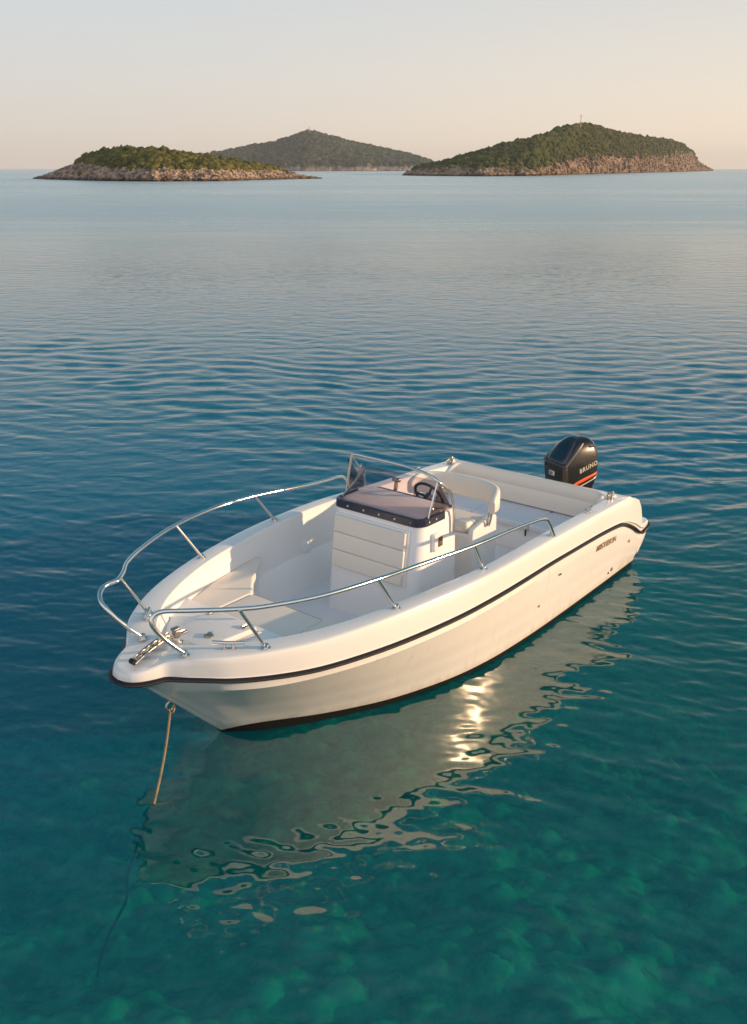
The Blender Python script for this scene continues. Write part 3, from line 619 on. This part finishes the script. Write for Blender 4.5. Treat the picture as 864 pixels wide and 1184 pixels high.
# ================================================================== WATER
def water_mat():
    m,nt,o=mat('sea_water')
    geo=N(nt,'ShaderNodeNewGeometry'); sep=N(nt,'ShaderNodeSeparateXYZ'); L(nt,geo.outputs['Position'],sep.inputs[0])
    def mp(sx,sy,rot=0):
        x=N(nt,'ShaderNodeMapping'); x.inputs['Scale'].default_value=(sx,sy,1); x.inputs['Rotation'].default_value=(0,0,rot); L(nt,geo.outputs['Position'],x.inputs['Vector']); return x
    def nz(mpn,scale,det=3,rough=.5,dist=0):
        q=N(nt,'ShaderNodeTexNoise'); q.inputs['Scale'].default_value=scale; q.inputs['Detail'].default_value=det; q.inputs['Roughness'].default_value=rough; q.inputs['Distortion'].default_value=dist; L(nt,mpn.outputs[0],q.inputs['Vector']); return q
    def mth(op,a,b=None,c=None):
        q=N(nt,'ShaderNodeMath',operation=op)
        for i,v in enumerate((a,b,c)):
            if v is None: continue
            if isinstance(v,(int,float)): q.inputs[i].default_value=v
            else: L(nt,v,q.inputs[i])
        return q.outputs[0]
    # calm-to-ripply mask: grows offshore (world y) and to the right
    yy=mth('MULTIPLY_ADD',sep.outputs['X'],.35,sep.outputs['Y'])
    mask=N(nt,'ShaderNodeMapRange',interpolation_type='SMOOTHSTEP'); L(nt,yy,mask.inputs['Value']); mask.inputs['From Min'].default_value=6.0; mask.inputs['From Max'].default_value=15.0; mask.inputs['To Min'].default_value=.20; mask.inputs['To Max'].default_value=1.0
    patch=nz(mp(.05,.12),1.0,2); pm=N(nt,'ShaderNodeMapRange'); L(nt,patch.outputs['Fac'],pm.inputs['Value']); pm.inputs['From Min'].default_value=.35; pm.inputs['From Max'].default_value=.65; pm.inputs['To Min'].default_value=.7; pm.inputs['To Max'].default_value=1.15
    n1=nz(mp(1.1,2.6,.06),1.0,2.5,.45,.3)     # main ripples about 0.4-0.9 m
    n2=nz(mp(3.6,7.0,-.10),1.0,2,.5,.4)    # short ripples
    n3=nz(mp(.22,.42,.1),1.0,2,.5,.2)      # swell
    n4=nz(mp(1.3,1.7,.4),1.0,1.5,.4,1.2)   # lazy swirls
    far=N(nt,'ShaderNodeMapRange',interpolation_type='SMOOTHSTEP'); L(nt,sep.outputs['Y'],far.inputs['Value']); far.inputs['From Min'].default_value=22; far.inputs['From Max'].default_value=42; far.inputs['To Min'].default_value=0; far.inputs['To Max'].default_value=.032
    fo=N(nt,'ShaderNodeMapRange',interpolation_type='SMOOTHSTEP'); L(nt,sep.outputs['Y'],fo.inputs['Value']); fo.inputs['From Min'].default_value=50; fo.inputs['From Max'].default_value=170; fo.inputs['To Min'].default_value=1; fo.inputs['To Max'].default_value=.3
    h=mth('MULTIPLY',n1.outputs['Fac'],far.outputs[0]); h=mth('MULTIPLY',h,fo.outputs[0]); h=mth('MULTIPLY_ADD',n2.outputs['Fac'],.006,h); h=mth('MULTIPLY',h,mask.outputs[0]); h=mth('MULTIPLY',h,pm.outputs[0])
    h=mth('MULTIPLY_ADD',n4.outputs['Fac'],.016,h)
    bp=N(nt,'ShaderNodeBump'); bp.inputs['Strength'].default_value=1; bp.inputs['Distance'].default_value=1.0; L(nt,h,bp.inputs['Height'])
    # body
    tr=N(nt,'ShaderNodeBsdfTransparent'); tr.inputs[0].default_value=(.45,.96,.93,1)
    df=N(nt,'ShaderNodeBsdfDiffuse'); 
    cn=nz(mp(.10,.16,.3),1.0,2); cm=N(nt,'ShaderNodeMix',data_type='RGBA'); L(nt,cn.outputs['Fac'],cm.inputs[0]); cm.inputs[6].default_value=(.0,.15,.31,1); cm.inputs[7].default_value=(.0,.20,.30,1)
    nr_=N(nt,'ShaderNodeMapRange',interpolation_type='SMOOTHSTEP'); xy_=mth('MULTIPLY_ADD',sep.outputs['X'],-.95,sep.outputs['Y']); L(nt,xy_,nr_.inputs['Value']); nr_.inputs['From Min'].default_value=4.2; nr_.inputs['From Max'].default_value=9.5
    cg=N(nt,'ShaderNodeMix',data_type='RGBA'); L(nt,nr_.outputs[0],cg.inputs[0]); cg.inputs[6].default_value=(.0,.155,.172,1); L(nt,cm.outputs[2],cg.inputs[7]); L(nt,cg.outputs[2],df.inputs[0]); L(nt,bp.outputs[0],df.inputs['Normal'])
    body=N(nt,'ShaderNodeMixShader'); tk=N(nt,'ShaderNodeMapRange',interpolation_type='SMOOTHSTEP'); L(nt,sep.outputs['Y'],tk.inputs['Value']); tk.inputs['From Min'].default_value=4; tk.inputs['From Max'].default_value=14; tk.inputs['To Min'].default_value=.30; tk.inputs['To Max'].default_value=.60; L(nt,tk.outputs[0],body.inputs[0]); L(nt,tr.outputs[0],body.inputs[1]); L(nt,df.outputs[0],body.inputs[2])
    gl=N(nt,'ShaderNodeBsdfGlossy'); rg=N(nt,'ShaderNodeMapRange'); L(nt,sep.outputs['Y'],rg.inputs['Value']); rg.inputs['From Min'].default_value=12; rg.inputs['From Max'].default_value=90; rg.inputs['To Min'].default_value=.025; rg.inputs['To Max'].default_value=.32; wp=nz(mp(.0035,.030,.03),1.0,5,.6,.5); wq=nz(mp(.05,.42,-.04),1.0,4,.6,.3); wr=mth('ADD',wp.outputs['Fac'],wq.outputs['Fac']); wr=mth('MULTIPLY_ADD',wr,.95,-.95+.98); rgo=mth('MULTIPLY',rg.outputs[0],wr); L(nt,rgo,gl.inputs['Roughness']);  gl.inputs[0].default_value=(1,.97,.91,1); L(nt,bp.outputs[0],gl.inputs['Normal'])
    fw_=N(nt,'ShaderNodeLayerWeight'); fw_.inputs[0].default_value=.5; L(nt,bp.outputs[0],fw_.inputs['Normal']); fp=mth('POWER',fw_.outputs['Facing'],7.0)
    class _o: pass
    fr=_o(); fr.outputs=[mth('MULTIPLY_ADD',fp,.86,.13)]
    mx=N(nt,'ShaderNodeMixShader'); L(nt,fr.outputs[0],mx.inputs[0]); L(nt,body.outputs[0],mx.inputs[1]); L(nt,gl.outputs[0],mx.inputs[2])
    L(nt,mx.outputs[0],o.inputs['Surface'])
    va=N(nt,'ShaderNodeVolumeAbsorption'); va.inputs['Color'].default_value=(.06,.88,.74,1); va.inputs['Density'].default_value=.27; L(nt,va.outputs[0],o.inputs['Volume'])
    return m
WM=water_mat()
E=9000
def smooth(a,b,x): t=np.clip((x-a)/(b-a),0,1); return t*t*(3-2*t)
ry=[-60.,-20.,-5.,1.,3.0]; y=3.2
while y<62: ry.append(y); y+=max(.018,y*y/4400*1.25)
while y<E: ry.append(y); y*=1.12
ry.append(float(E)); ry=np.array(ry); NC=680
cc=np.linspace(-1,1,NC); hw=np.where(ry<3,3.0,.46*ry+1.6)
hw=np.minimum(hw,E*.5)
X=cc[None,:]*hw[:,None]; X=np.concatenate([np.full((len(ry),1),-E*1.),X,np.full((len(ry),1),E*1.)],1); Yg=np.repeat(ry[:,None],NC+2,1)
dy=np.gradient(ry)[:,None]; rg_=np.random.default_rng(12); Z=np.zeros_like(X)
wx=X+.35*np.sin(Yg*.55+1.3)+.22*np.sin(Yg*1.31+X*.4); wy=Yg+.30*np.sin(X*.47+.4)+.18*np.sin(X*1.13+Yg*.3+2)
calm=.38+.62*smooth(7.5,16.0,Yg+.75*X)
gust=1+.30*np.sin(X*.21+Yg*.13+.5)*np.sin(Yg*.31-X*.09)+.22*np.sin(X*.83+1.1+.5*np.sin(Yg*.4))*np.sin(Yg*.71+.3*X)
for k in range(130):
    lam=float(np.exp(rg_.uniform(math.log(.085),math.log(.95)))); th_=rg_.normal(.10,.46 if lam<.6 else .36); kx=2*math.pi/lam*math.sin(th_); ky=2*math.pi/lam*math.cos(th_)
    sl=.0150*(1.0 if lam<.5 else .62)
    amp=sl*lam/(2*math.pi); filt=np.clip((lam-2.5*dy)/(2.5*dy),0,1)
    env=calm*gust if lam<.9 else (.5+.5*calm)
    ph=rg_.uniform(0,6.28); en2=1+.55*np.sin(X*rg_.uniform(.15,.5)+Yg*rg_.uniform(.2,.6)+ph*3)
    Z+=amp*env*filt*en2*np.sin(kx*wx+ky*wy+ph)
edge=smooth(0,.06,1-np.abs(np.concatenate([[-1],cc,[1]])))[None,:]; Z*=edge*smooth(1.2,3.3,Yg)*(1-smooth(48,60,Yg))
nr,nc=X.shape; Vt=np.stack([X,Yg,Z],-1).reshape(-1,3); idx=np.arange(nr*nc).reshape(nr,nc)
F=np.stack([idx[:-1,:-1],idx[:-1,1:],idx[1:,1:],idx[1:,:-1]],-1).reshape(-1,4)
loop=np.concatenate([idx[0,:],idx[1:,-1],idx[-1,-2::-1],idx[-2:0:-1,0]]); nb_=len(loop); low=Vt[loop].copy(); low[:,2]=-14
Vt=np.concatenate([Vt,low]); lo_=np.arange(nb_)+nr*nc; sidef=np.stack([np.roll(loop,-1),loop,lo_,np.roll(lo_,-1)],-1)
me=bpy.data.meshes.new('sea'); me.vertices.add(len(Vt)); me.vertices.foreach_set('co',Vt.astype(np.float32).ravel())
allq=np.concatenate([F,sidef]); flat=np.concatenate([allq.ravel(),lo_[::-1]]).astype(np.int32); me.loops.add(len(flat)); me.loops.foreach_set('vertex_index',flat)
ls=np.concatenate([np.arange(len(allq))*4,[len(allq)*4]]).astype(np.int32); me.polygons.add(len(ls)); me.polygons.foreach_set('loop_start',ls); me.update(calc_edges=True)
sm_=np.ones(len(ls),bool); sm_[len(F):]=False; 
w=bpy.data.objects.new('sea_water',me); COL.objects.link(w); me.materials.append(WM); me.polygons.foreach_set('use_smooth',sm_); tag(w,kind='structure')
# seabed
def seabed_mat():
    m,nt,o=mat('seabed_sand_and_rock'); p=N(nt,'ShaderNodeBsdfPrincipled'); p.inputs['Roughness'].default_value=.9
    tc=N(nt,'ShaderNodeTexCoord'); a=N(nt,'ShaderNodeTexNoise'); a.inputs['Scale'].default_value=3.2; a.inputs['Detail'].default_value=8; a.inputs['Roughness'].default_value=.62; a.inputs['Distortion'].default_value=.0; L(nt,tc.outputs['Object'],a.inputs['Vector'])
    r=N(nt,'ShaderNodeValToRGB'); e=r.color_ramp.elements; e[0].position=.38; e[0].color=(.09,.11,.07,1); e[1].position=.66; e[1].color=(.40,.41,.31,1); q=r.color_ramp.elements.new(.5); q.color=(.26,.26,.18,1)
    L(nt,a.outputs['Fac'],r.inputs[0]); L(nt,r.outputs[0],p.inputs['Base Color']); L(nt,p.outputs[0],o.inputs['Surface']); return m
def grid_mesh(X,Y,zf):
    nx,ny=len(X),len(Y); v=np.zeros((nx*ny,3),dtype=np.float32); k=0
    for j,y in enumerate(Y):
        for i,x in enumerate(X): v[k]=(x,y,zf(x,y)); k+=1
    f=[(j*nx+i,j*nx+i+1,(j+1)*nx+i+1,(j+1)*nx+i) for j in range(ny-1) for i in range(nx-1)]
    me=bpy.data.meshes.new('g'); me.from_pydata(v.tolist(),[],f); return me
def bedz(x,y):
    d=-1.75-.30*max(0,y-4.6)-.16*max(0,-x-.3)
    d=max(d,-11.0)
    b=noise.fractal(Vector((x*.6,y*.6,0)),1.0,2.0,4)*.30
    if abs(x)<9 and y<16:
        dd,pp=noise.voronoi(Vector((x*2.9,y*2.9,3+.4*noise.noise(Vector((x,y,0)))))); c=dd[0]; sz=.5+.9*abs(noise.noise(pp[0]*3.7)); b+=.17*sz*max(0,1-(c/.55)**2)
        dd,pp=noise.voronoi(Vector((x*7,y*7,8))); b+=.04*max(0,1-(dd[0]/.5)**2)
    return d+b
xs=list(np.linspace(-8,8,330)); ys=list(np.linspace(2.2,14,250))
xs=[-E,-200,-60,-20,-12]+xs+[12,20,60,200,E]; ys=[-59,-20,-4]+ys+[18,30,60,300,E-1]
me=grid_mesh(xs,ys,bedz); sb=link('seabed',me,seabed_mat(),None,60); tag(sb,kind='structure')
# ================================================================== ISLANDS
def island_mat(name,rock1,rock2,soil,scale):
    m,nt,o=mat(name); p=N(nt,'ShaderNodeBsdfPrincipled'); p.inputs['Roughness'].default_value=.92; p.inputs['Specular IOR Level'].default_value=.15
    tc=N(nt,'ShaderNodeTexCoord'); a=N(nt,'ShaderNodeTexNoise'); a.inputs['Scale'].default_value=scale; a.inputs['Detail'].default_value=8; a.inputs['Roughness'].default_value=.65; L(nt,tc.outputs['Object'],a.inputs['Vector'])
    r=N(nt,'ShaderNodeValToRGB'); e=r.color_ramp.elements; e[0].position=.42; e[0].color=(*rock1,1); e[1].position=.58; e[1].color=(*rock2,1)
    L(nt,a.outputs['Fac'],r.inputs[0])
    at=N(nt,'ShaderNodeAttribute'); at.attribute_name='soil'; mx=N(nt,'ShaderNodeMix',data_type='RGBA'); L(nt,at.outputs['Fac'],mx.inputs[0]); L(nt,r.outputs[0],mx.inputs[6]); mx.inputs[7].default_value=(*soil,1)
    g=N(nt,'ShaderNodeNewGeometry'); sp=N(nt,'ShaderNodeSeparateXYZ'); L(nt,g.outputs['Position'],sp.inputs[0])
    wet=N(nt,'ShaderNodeMapRange'); L(nt,sp.outputs['Z'],wet.inputs['Value']); wet.inputs['From Min'].default_value=.5; wet.inputs['From Max'].default_value=1.2; wet.inputs['To Min'].default_value=.35; wet.inputs['To Max'].default_value=1
    hs=N(nt,'ShaderNodeMix',data_type='RGBA',blend_type='MULTIPLY'); hs.inputs[0].default_value=1; L(nt,mx.outputs[2],hs.inputs[6]); L(nt,wet.outputs[0],hs.inputs[7]); L(nt,hs.outputs[2],p.inputs['Base Color'])
    b=N(nt,'ShaderNodeTexNoise'); b.inputs['Scale'].default_value=scale*3; b.inputs['Detail'].default_value=6; L(nt,tc.outputs['Object'],b.inputs['Vector']); bp=N(nt,'ShaderNodeBump'); bp.inputs['Strength'].default_value=.9; bp.inputs['Distance'].default_value=.6/scale*.5; L(nt,b.outputs['Fac'],bp.inputs['Height']); L(nt,bp.outputs[0],p.inputs['Normal'])
    L(nt,p.outputs[0],o.inputs['Surface']); return m
def leaf_mat(name,c1,c2,scale):
    m,nt,o=mat(name); p=N(nt,'ShaderNodeBsdfPrincipled'); p.inputs['Roughness'].default_value=.85; p.inputs['Specular IOR Level'].default_value=.15
    tc=N(nt,'ShaderNodeTexCoord'); a=N(nt,'ShaderNodeTexNoise'); a.inputs['Scale'].default_value=scale; a.inputs['Detail'].default_value=5; a.inputs['Roughness'].default_value=.7; L(nt,tc.outputs['Object'],a.inputs['Vector'])
    r=N(nt,'ShaderNodeValToRGB'); e=r.color_ramp.elements; e[0].position=.35; e[0].color=(*c1,1); e[1].position=.65; e[1].color=(*c2,1); L(nt,a.outputs['Fac'],r.inputs[0]); L(nt,r.outputs[0],p.inputs['Base Color']); L(nt,p.outputs[0],o.inputs['Surface']); return m
def bush_mesh(pts,seed,sub=1):
    rnd=np.random.default_rng(seed); b=bmesh.new(); bmesh.ops.create_icosphere(b,subdivisions=sub,radius=1); b.verts.ensure_lookup_table()
    V=np.array([v.co[:] for v in b.verts],dtype=np.float32); F=np.array([[v.index for v in f.verts] for f in b.faces],dtype=np.int32); b.free()
    k=len(pts); nv=len(V); AV=np.zeros((k*nv,3),np.float32)
    for i,(x,y,z,r) in enumerate(pts):
        sc=1+rnd.uniform(-.28,.28,(nv,1)); v=V*sc*np.array([r*rnd.uniform(.8,1.3),r*rnd.uniform(.8,1.3),r*rnd.uniform(.65,1.05)]); a=rnd.uniform(0,6.28); c,s=math.cos(a),math.sin(a)
        v=np.c_[v[:,0]*c-v[:,1]*s,v[:,0]*s+v[:,1]*c,v[:,2]]; AV[i*nv:(i+1)*nv]=v+np.array([x,y,z])
    AF=(F[None]+ (np.arange(k)*nv)[:,None,None]).reshape(-1,3)
    me=bpy.data.meshes.new('scrub'); me.vertices.add(len(AV)); me.vertices.foreach_set('co',AV.ravel()); me.loops.add(AF.size); me.loops.foreach_set('vertex_index',AF.ravel()); me.polygons.add(len(AF)); me.polygons.foreach_set('loop_start',np.arange(0,AF.size,3)); me.update(calc_edges=True); me.validate(); return me
def island(name,sil,near,depthfun,veg,nu,nv,mat_,leaf,nbush,rb,rough,seed,shape=.75,lift=0,bsub=1,vn=2.0,stray=.012,rocks=(0,1,'')):
    su=[p[0] for p in sil]; sy=[p[1] for p in sil]
    us=np.linspace(su[0],su[-1],nu); P=np.zeros((nu,nv,3)); 
    for i,u in enumerate(us):
        Dn=float(np.interp(u,[p[0] for p in near],[4.0026*1100*1.06/(p[1]-195.0) if p[1]>0 else -p[1] for p in near])); dep=depthfun(u); y=float(np.interp(u,su,sy))
        e=min(1,min(i,nu-1-i)/(nu*.06))
        D=Dn+dep; rp_=far_point(u,y,D); H=max(.2,rp_.z-lift)
        for j in range(nv):
            s=j/(nv-1); 
            if s<.62:
                q=s/.62; yy=Dn+dep*q; h=H*(q**shape)
            else:
                q=(s-.62)/.38; yy=D+dep*1.1*q; h=H*(1-q**1.6)
            x=rp_.x*(yy/D)
            nn=noise.fractal(Vector((x/rough,yy/rough,seed)),.9,2.1,6); n2=noise.fractal(Vector((x/rough*4,yy/rough*4,seed+9+h/rough*7)),.7,2.1,5)
            amp=H*.10*math.sin(math.pi*min(1,s*1.1))*e
            rk=1.0 if s<.25 else .3
            z=h+nn*amp*.5+n2*rough*.06*rk*e*(1 if s>.02 else 0)-.35
            if s==0: z=-2.5
            if s==1: z=-3
            yy2=yy+(nn*rough*.25+n2*rough*.10*rk)*e
            P[i,j]=(x,yy2,z)
    me=bpy.data.meshes.new(name); me.from_pydata([tuple(p) for p in P.reshape(-1,3)],[],[(i*nv+j,(i+1)*nv+j,(i+1)*nv+j+1,i*nv+j+1) for i in range(nu-1) for j in range(nv-1)])
    soil=np.zeros(nu*nv,np.float32); vx=[p[0] for p in veg]; vy=[p[1] for p in veg]
    for i in range(nu):
        for j in range(nv):
            p=P[i,j]; a,b=project(*p); t=float(np.interp(a,vx,vy))+vn*noise.fractal(Vector((p[0]/rough*3,p[1]/rough*3,5)),.8,2.1,4); soil[i*nv+j]=1 if (b<t or j/(nv-1)>.6) and vx[0]<a<vx[-1] else 0
    at=me.attributes.new('soil','FLOAT','POINT'); at.data.foreach_set('value',soil)
    o=link(name,me,mat_,None,None); tag(o,kind='structure')
    rnd=random.Random(seed); pts=[]; tries=0
    S2=soil.reshape(nu,nv)
    while len(pts)<nbush and tries<nbush*30:
        tries+=1; fi=rnd.random()*(nu-1.001); fj=rnd.random()**.8*(nv-1.001)*.82; i,j=int(fi),int(fj); a,b=fi-i,fj-j
        if S2[i,j]<.5 and rnd.random()>stray: continue
        p=P[i,j]*(1-a)*(1-b)+P[i+1,j]*a*(1-b)+P[i,j+1]*(1-a)*b+P[i+1,j+1]*a*b
        if p[2]<1.2: continue
        u_,v_=project(*p); r=(rb[0]*.7+(rb[1]*.98-rb[0]*.7)*rnd.random()**2.2)*(1 if S2[i,j]>.5 else .6)
        c=noise.noise(Vector((p[0]/rough*3,p[1]/rough*3,seed)))
        pts.append((p[0],p[1],p[2]+r*.12+c*r*.3,r))
    s=link(name.replace('island','scrub'),bush_mesh(pts,seed,bsub),leaf,None,None);
    pr=[]; tries=0
    while len(pr)<rocks[0] and tries<rocks[0]*20:
        tries+=1; fi=rnd.random()*(nu-1.001); fj=rnd.random()**1.5*(nv-1.001)*.45; i,j=int(fi),int(fj)
        if S2[i,j]>.5: continue
        p=P[i,j]
        if p[2]<-.3 or i<nu*.015 or i>nu*.985: continue
        pr.append((p[0]+rnd.uniform(-.5,.5),p[1]+rnd.uniform(-.5,.5),p[2]-.1,rnd.uniform(.4,1)**2*rocks[1]))
    if pr:
        k=link(name.replace('island','shore_rocks'),bush_mesh(pr,seed+1,1),mat_,None,None); tag(k,rocks[2],'rocks',kind='stuff')
    return o,s
rockA=island_mat('pale_limestone_shore',(.13,.095,.072),(.46,.34,.245),(.085,.075,.035),.35)
leafA=leaf_mat('olive_maquis_scrub',(.016,.024,.007),(.155,.140,.030),.22)  # golden end of the noise ramp puts sunlit highlights into the scrub colour
sil=[(36,205.5),(45,203.5),(55,199.5),(75,191.5),(92,186),(100,180.5),(120,175.5),(145,171),(170,173),(200,175),(225,179),(260,184),(300,191.5),(325,196),(350,201.3),(365,204.3),(375,205.5)]
near=[(36,206),(60,207),(110,208.3),(175,209),(250,208.6),(320,207),(375,205.9)]
o1_,s1_=island('rocky_island',sil,near,lambda u:6+34*max(0,math.sin(math.pi*(u-30)/352))**.7,[(88,183),(96,187),(120,192.5),(150,195),(200,195.7),(250,196.2),(300,196.3),(322,195.6),(328,194)],420,70,rockA,leafA,5200,(.6,1.75),9,11,.62,0,rocks=(4500,.85,'pale limestone boulders along the shore of the low left islet'))
tag(s1_,'green scrub with painted golden highlights covering the low rocky islet at left','shrubs',kind='stuff')
rockB=island_mat('weathered_cliff_rock',(.075,.056,.042),(.33,.24,.17),(.05,.055,.025),.11)
leafB=leaf_mat('dark_pine_scrub',(.014,.024,.010),(.085,.096,.026),.10)
sil=[(463,202),(470,200),(482,195),(500,190.5),(517,187),(547,178),(582,168),(612,160.5),(642,151.5),(659,145),(677,142.5),(692,146.5),(722,154),(752,159),(777,161.5),(789,165.5),(802,176),(806,184),(815,191),(825,196)]
near=[(463,202.4),(500,203.0),(560,203.3),(620,202.9),(660,201.7),(720,200.2),(780,198.6),(825,197.6)]
o2_,s2_=island('wooded_island',sil,near,lambda u:14+90*max(0,math.sin(math.pi*(u-455)/378))**.6,[(478,192),(500,193.2),(560,194.2),(600,195),(625,194),(640,190),(665,182),(700,178),(730,181),(760,181),(785,175),(800,176),(806,180)],420,70,rockB,leafB,11000,(1.1,2.5),26,23,.7,0,1,8.0,.22,rocks=(3500,1.9,'weathered boulders at the foot of the cliffs on the right island'))
tag(s2_,'dark green trees and scrub covering the steep cliffed island at right','trees',kind='stuff')
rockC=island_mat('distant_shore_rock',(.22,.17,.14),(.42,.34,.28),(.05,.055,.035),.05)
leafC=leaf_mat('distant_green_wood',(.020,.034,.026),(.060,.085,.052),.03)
sil=[(225,190),(245,178),(280,171.5),(320,164),(345,155.5),(357,150.5),(364,152),(375,155.5),(400,162.5),(432,170),(462,176.5),(485,182),(498,187.5),(512,196.5)]
near=[(225,-1750),(350,-1720),(512,-1760)]
o3_,s3_=island('distant_island',sil,near,lambda u:60+260*max(0,math.sin(math.pi*(u-215)/305))**.6,[(225,193.2),(350,193.6),(480,193),(500,192),(512,190)],220,36,rockC,leafC,9000,(2.5,6),90,37,.72,0,1,1.5)
tag(s3_,'bluish green woods covering the far peaked island in the middle','trees',kind='stuff')
# masts on the summits
def mast(name,px,py0,py1,D,w,label):
    a=far_point(px,py0,D); b=far_point(px,py1,D); bm=bmesh.new(); h=b.z-a.z
    tube(bm,[(0,0,-2),(0,0,h*.6),(0,0,h)],w,8); box(bm,(0,0,h*.95),(w*3,w*3,h*.06)); box(bm,(0,0,.4),(w*5,w*5,1.6),None,.1)
    tube(bm,[(-w*4,0,h*.8),(w*4,0,h*.8)],w*.4,6)
    o=bobj(name,bm,pbr(name+'_paint',(.55,.30,.22),.6),None); o.location=a; tag(o,label,'mast')
mast('radio_mast',671.5,143.5,132.5,690,.22,'slim reddish mast on the summit of the cliffed right-hand island')
mast('summit_beacon',358,151.5,147,2010,.55,'tiny beacon on the peak of the far middle island')
# ================================================================== HAZE
bm=bmesh.new(); bmesh.ops.create_cube(bm,size=1); bmesh.ops.scale(bm,vec=(2*E+40,E+200,150),verts=bm.verts); bmesh.ops.translate(bm,vec=(0,(E+200)/2-120,75-15.5),verts=bm.verts)
m,nt,o=mat('sea_haze'); v=N(nt,'ShaderNodeVolumePrincipled'); v.inputs['Density'].default_value=.00010; v.inputs['Color'].default_value=(.93,.94,.97,1); v.inputs['Anisotropy'].default_value=.0; L(nt,v.outputs[0],o.inputs['Volume'])
hz=bobj('haze',bm,m,None,smooth=None); tag(hz,kind='stuff')
# ================================================================== LIGHT
bs=Vector((-.69,1,.245)).normalized(); c,s=math.cos(BTH),math.sin(BTH); sd=Vector((bs.x*c-bs.y*s,bs.x*s+bs.y*c,bs.z))
EL=math.asin(sd.z); AZ=math.atan2(sd.x,sd.y)     # clockwise from +Y
su=bpy.data.lights.new('sun','SUN'); su.energy=4.3; su.angle=R(.6); su.color=(1,.66,.38); so=bpy.data.objects.new('sun',su); COL.objects.link(so); so.rotation_euler=sd.to_track_quat('Z','Y').to_euler(); so.location=(20,10,20)
W=bpy.data.worlds.new('World'); S.world=W; W.use_nodes=True; nt=W.node_tree; nt.nodes.clear()
sk=N(nt,'ShaderNodeTexSky',sky_type='NISHITA'); sk.sun_disc=False; sk.sun_elevation=EL; sk.sun_rotation=AZ; sk.altitude=0; sk.air_density=1.0; sk.dust_density=2.0; sk.ozone_density=1.5
tc=N(nt,'ShaderNodeTexCoord'); sp=N(nt,'ShaderNodeSeparateXYZ'); L(nt,tc.outputs['Generated'],sp.inputs[0])
def ramp(cols):
    r=N(nt,'ShaderNodeValToRGB'); e=r.color_ramp.elements; e[0].position=cols[0][0]; e[0].color=(*cols[0][1],1); e[1].position=cols[-1][0]; e[1].color=(*cols[-1][1],1)
    for p,c in cols[1:-1]: q=e.new(p); q.color=(*c,1)
    r.color_ramp.interpolation='EASE' if False else 'LINEAR'; L(nt,sp.outputs['Z'],r.inputs[0]); return r
cool=ramp([(0,(.600,.535,.470)),(.03,(.59,.54,.485)),(.08,(.565,.555,.535)),(.15,(.51,.55,.575)),(.25,(.19,.36,.47)),(.40,(.05,.21,.32)),(.7,(.015,.13,.21)),(1,(.14,.25,.37))])  # upper front sky, cool and warm, darkened to tone down reflections in the water
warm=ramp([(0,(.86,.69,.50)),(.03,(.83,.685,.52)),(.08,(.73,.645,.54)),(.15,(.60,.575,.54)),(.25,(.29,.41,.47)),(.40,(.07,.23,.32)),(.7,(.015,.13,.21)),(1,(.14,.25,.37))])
back=ramp([(0,(.62,.56,.56)),(.15,(.76,.71,.71)),(.4,(.82,.78,.79)),(.7,(.56,.60,.68)),(1,(.14,.25,.37))])  # added soft fill: unseen sky behind the camera brightened to light the boat
az=N(nt,'ShaderNodeMapRange',interpolation_type='SMOOTHSTEP'); L(nt,sp.outputs['X'],az.inputs['Value']); az.inputs['From Min'].default_value=-.45; az.inputs['From Max'].default_value=.65
hm=N(nt,'ShaderNodeMix',data_type='RGBA'); L(nt,az.outputs[0],hm.inputs[0]); L(nt,cool.outputs[0],hm.inputs[6]); L(nt,warm.outputs[0],hm.inputs[7])
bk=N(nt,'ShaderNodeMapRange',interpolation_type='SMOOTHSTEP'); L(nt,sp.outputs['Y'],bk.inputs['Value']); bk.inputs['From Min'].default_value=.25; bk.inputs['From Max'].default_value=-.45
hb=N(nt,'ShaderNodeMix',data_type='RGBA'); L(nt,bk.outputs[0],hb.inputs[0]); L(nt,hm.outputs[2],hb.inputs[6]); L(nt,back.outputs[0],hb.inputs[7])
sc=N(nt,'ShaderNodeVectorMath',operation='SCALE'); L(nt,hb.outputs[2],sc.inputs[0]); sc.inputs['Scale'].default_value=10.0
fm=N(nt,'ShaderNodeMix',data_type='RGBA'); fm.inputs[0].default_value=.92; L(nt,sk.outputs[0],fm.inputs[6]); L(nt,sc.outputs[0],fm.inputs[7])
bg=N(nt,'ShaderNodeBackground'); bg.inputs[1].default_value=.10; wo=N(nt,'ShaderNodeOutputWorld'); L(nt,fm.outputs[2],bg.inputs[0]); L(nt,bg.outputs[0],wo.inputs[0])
# ================================================================== CAMERA
cd=bpy.data.cameras.new('camera'); co=bpy.data.objects.new('camera',cd); COL.objects.link(co); co.location=(0,0,CH); co.rotation_euler=(math.pi/2-PITCH,0,0)
cd.sensor_fit='VERTICAL'; cd.sensor_height=24; cd.lens=24*CF/1184; cd.clip_start=.05; cd.clip_end=30000; S.camera=co
S.view_settings.view_transform='Standard'; S.view_settings.look='None'; S.view_settings.exposure=.40; S.view_settings.gamma=1
S.render.engine='CYCLES'; S.cycles.max_bounces=8; S.cycles.transparent_max_bounces=12; S.cycles.caustics_reflective=False; S.cycles.caustics_refractive=False; S.cycles.sample_clamp_indirect=6
